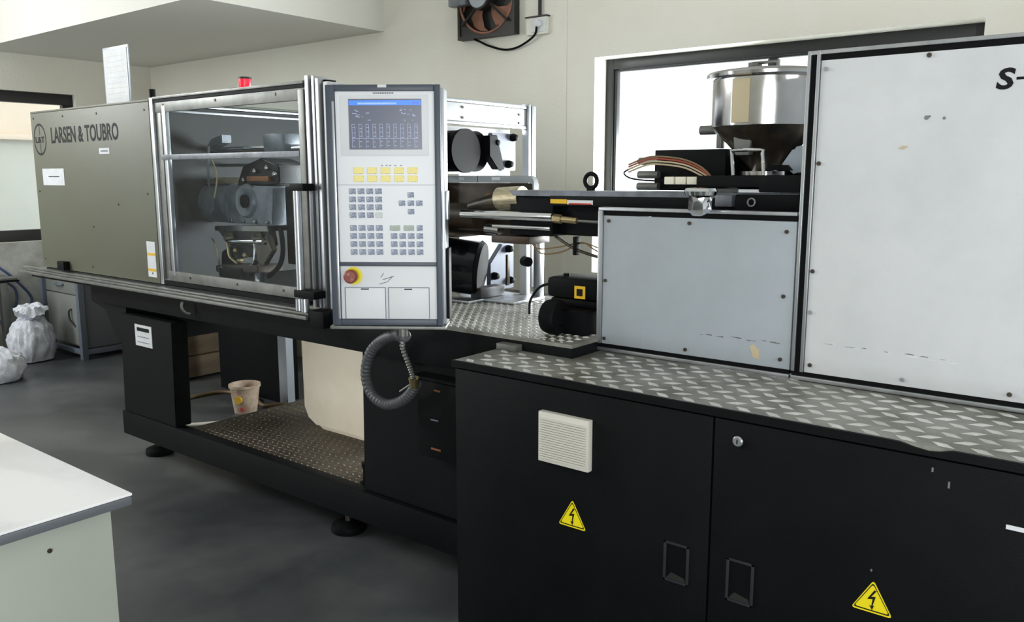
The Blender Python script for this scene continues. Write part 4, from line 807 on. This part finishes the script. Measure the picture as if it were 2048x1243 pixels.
# shroud plate with round hole
b = MB(); N_ = 40; sq = []; ci = []
for k in range(N_):
    a = 2 * PI * k / N_; c_, s_ = math.cos(a), math.sin(a); m_ = 0.234 / max(abs(c_), abs(s_))
    sq.append((FX + m_ * c_, FZ + m_ * s_)); ci.append((FX + FR * c_, FZ + FR * s_))
rows = [[b.bm.verts.new((p[0], 4.385, p[1])) for p in sq], [b.bm.verts.new((p[0], 4.385, p[1])) for p in ci], [b.bm.verts.new((p[0], 4.42, p[1])) for p in ci]]
for i in range(2):
    for k in range(N_): b.bm.faces.new((rows[i][k], rows[i][(k + 1) % N_], rows[i + 1][(k + 1) % N_], rows[i + 1][k]))
b.build('shroud', 'fandark', t)
MB().torus((FX, 4.384, FZ), FR, 0.008, 'Y', 48, 8).build('shroud_ring', 'rust', t)
for k in range(5):
    a = 2 * PI * k / 5 + 0.35; pts = []
    b = MB(); rr = [(0.06, -0.14, 0.16), (0.12, -0.16, 0.24), (0.19, -0.12, 0.34), (0.215, -0.02, 0.36)]
    V = []
    for (r, a0, a1) in rr:
        row = []
        for j in range(5):
            aa = a + a0 * 3 + (a1 - a0) * 3 * j / 4 * 0.62; row.append(b.bm.verts.new((FX + r * math.cos(aa), 4.417 - 0.028 * j / 4 , FZ + r * math.sin(aa))))
        V.append(row)
    for i in range(3):
        for j in range(4): b.bm.faces.new((V[i][j], V[i][j + 1], V[i + 1][j + 1], V[i + 1][j]))
    r = bmesh.ops.extrude_face_region(b.bm, geom=b.bm.faces[:])
    for g in r['geom']:
        if isinstance(g, bmesh.types.BMVert): g.co.y += 0.004
    b.build('blade', 'rust', t, 60)
cyl('motor', 'fandark', t, (FX - 0.02, 4.33, FZ), (FX - 0.02, 4.40, FZ), 0.085); cyl('motor_cap', 'bluegrey', t, (FX - 0.02, 4.322, FZ), (FX - 0.02, 4.3295, FZ), 0.075, seg=24)
for a in (0.75, 2.4, 3.9, 5.5): MB().tube([(FX + 0.07 * math.cos(a), 4.365, FZ + 0.07 * math.sin(a)), (FX + 0.27 * math.cos(a) , 4.368, FZ + 0.24 * math.sin(a))], 0.009, 6, 1).build('strut', 'fandark', t)
b = box('junction_box', 'castgrey', t, -3.93, -3.78, 4.31, 4.374, 2.665, 2.74, 0.006)
t = thing('wall_socket', 'cream wall socket box with conduit beside the exhaust fan', 'socket', (-3.26, 4.42, 2.43))
box('back_box', 'cream', t, -3.345, -3.185, 4.405, 4.4355, 2.435, 2.54, 0.004); box('box_lid', 'fandark', t, -3.35, -3.18, 4.395, 4.4355, 2.541, 2.548); cyl('conduit', 'fandark', t, (-3.25, 4.42, 2.549), (-3.25, 4.42, 3.58), 0.011, seg=12)
cyl('plug', 'paper', t, (-3.245, 4.404, 2.50), (-3.245, 4.375, 2.50), 0.022)
box('socket_plate', 'paper', t, -3.30, -3.19, 4.399, 4.4045, 2.45, 2.53, 0.002)
tag(MB().tube([(-3.77, 4.39, 2.452), (-3.73, 4.40, 2.435), (-3.66, 4.41, 2.403), (-3.536, 4.415, 2.368), (-3.43, 4.415, 2.372), (-3.33, 4.41, 2.405), (-3.27, 4.40, 2.44), (-3.245, 4.38, 2.485)], 0.007, 8, 6).build('fan_cord', 'deepblack'), 'black cord sagging from the exhaust fan to the wall socket', 'cord')
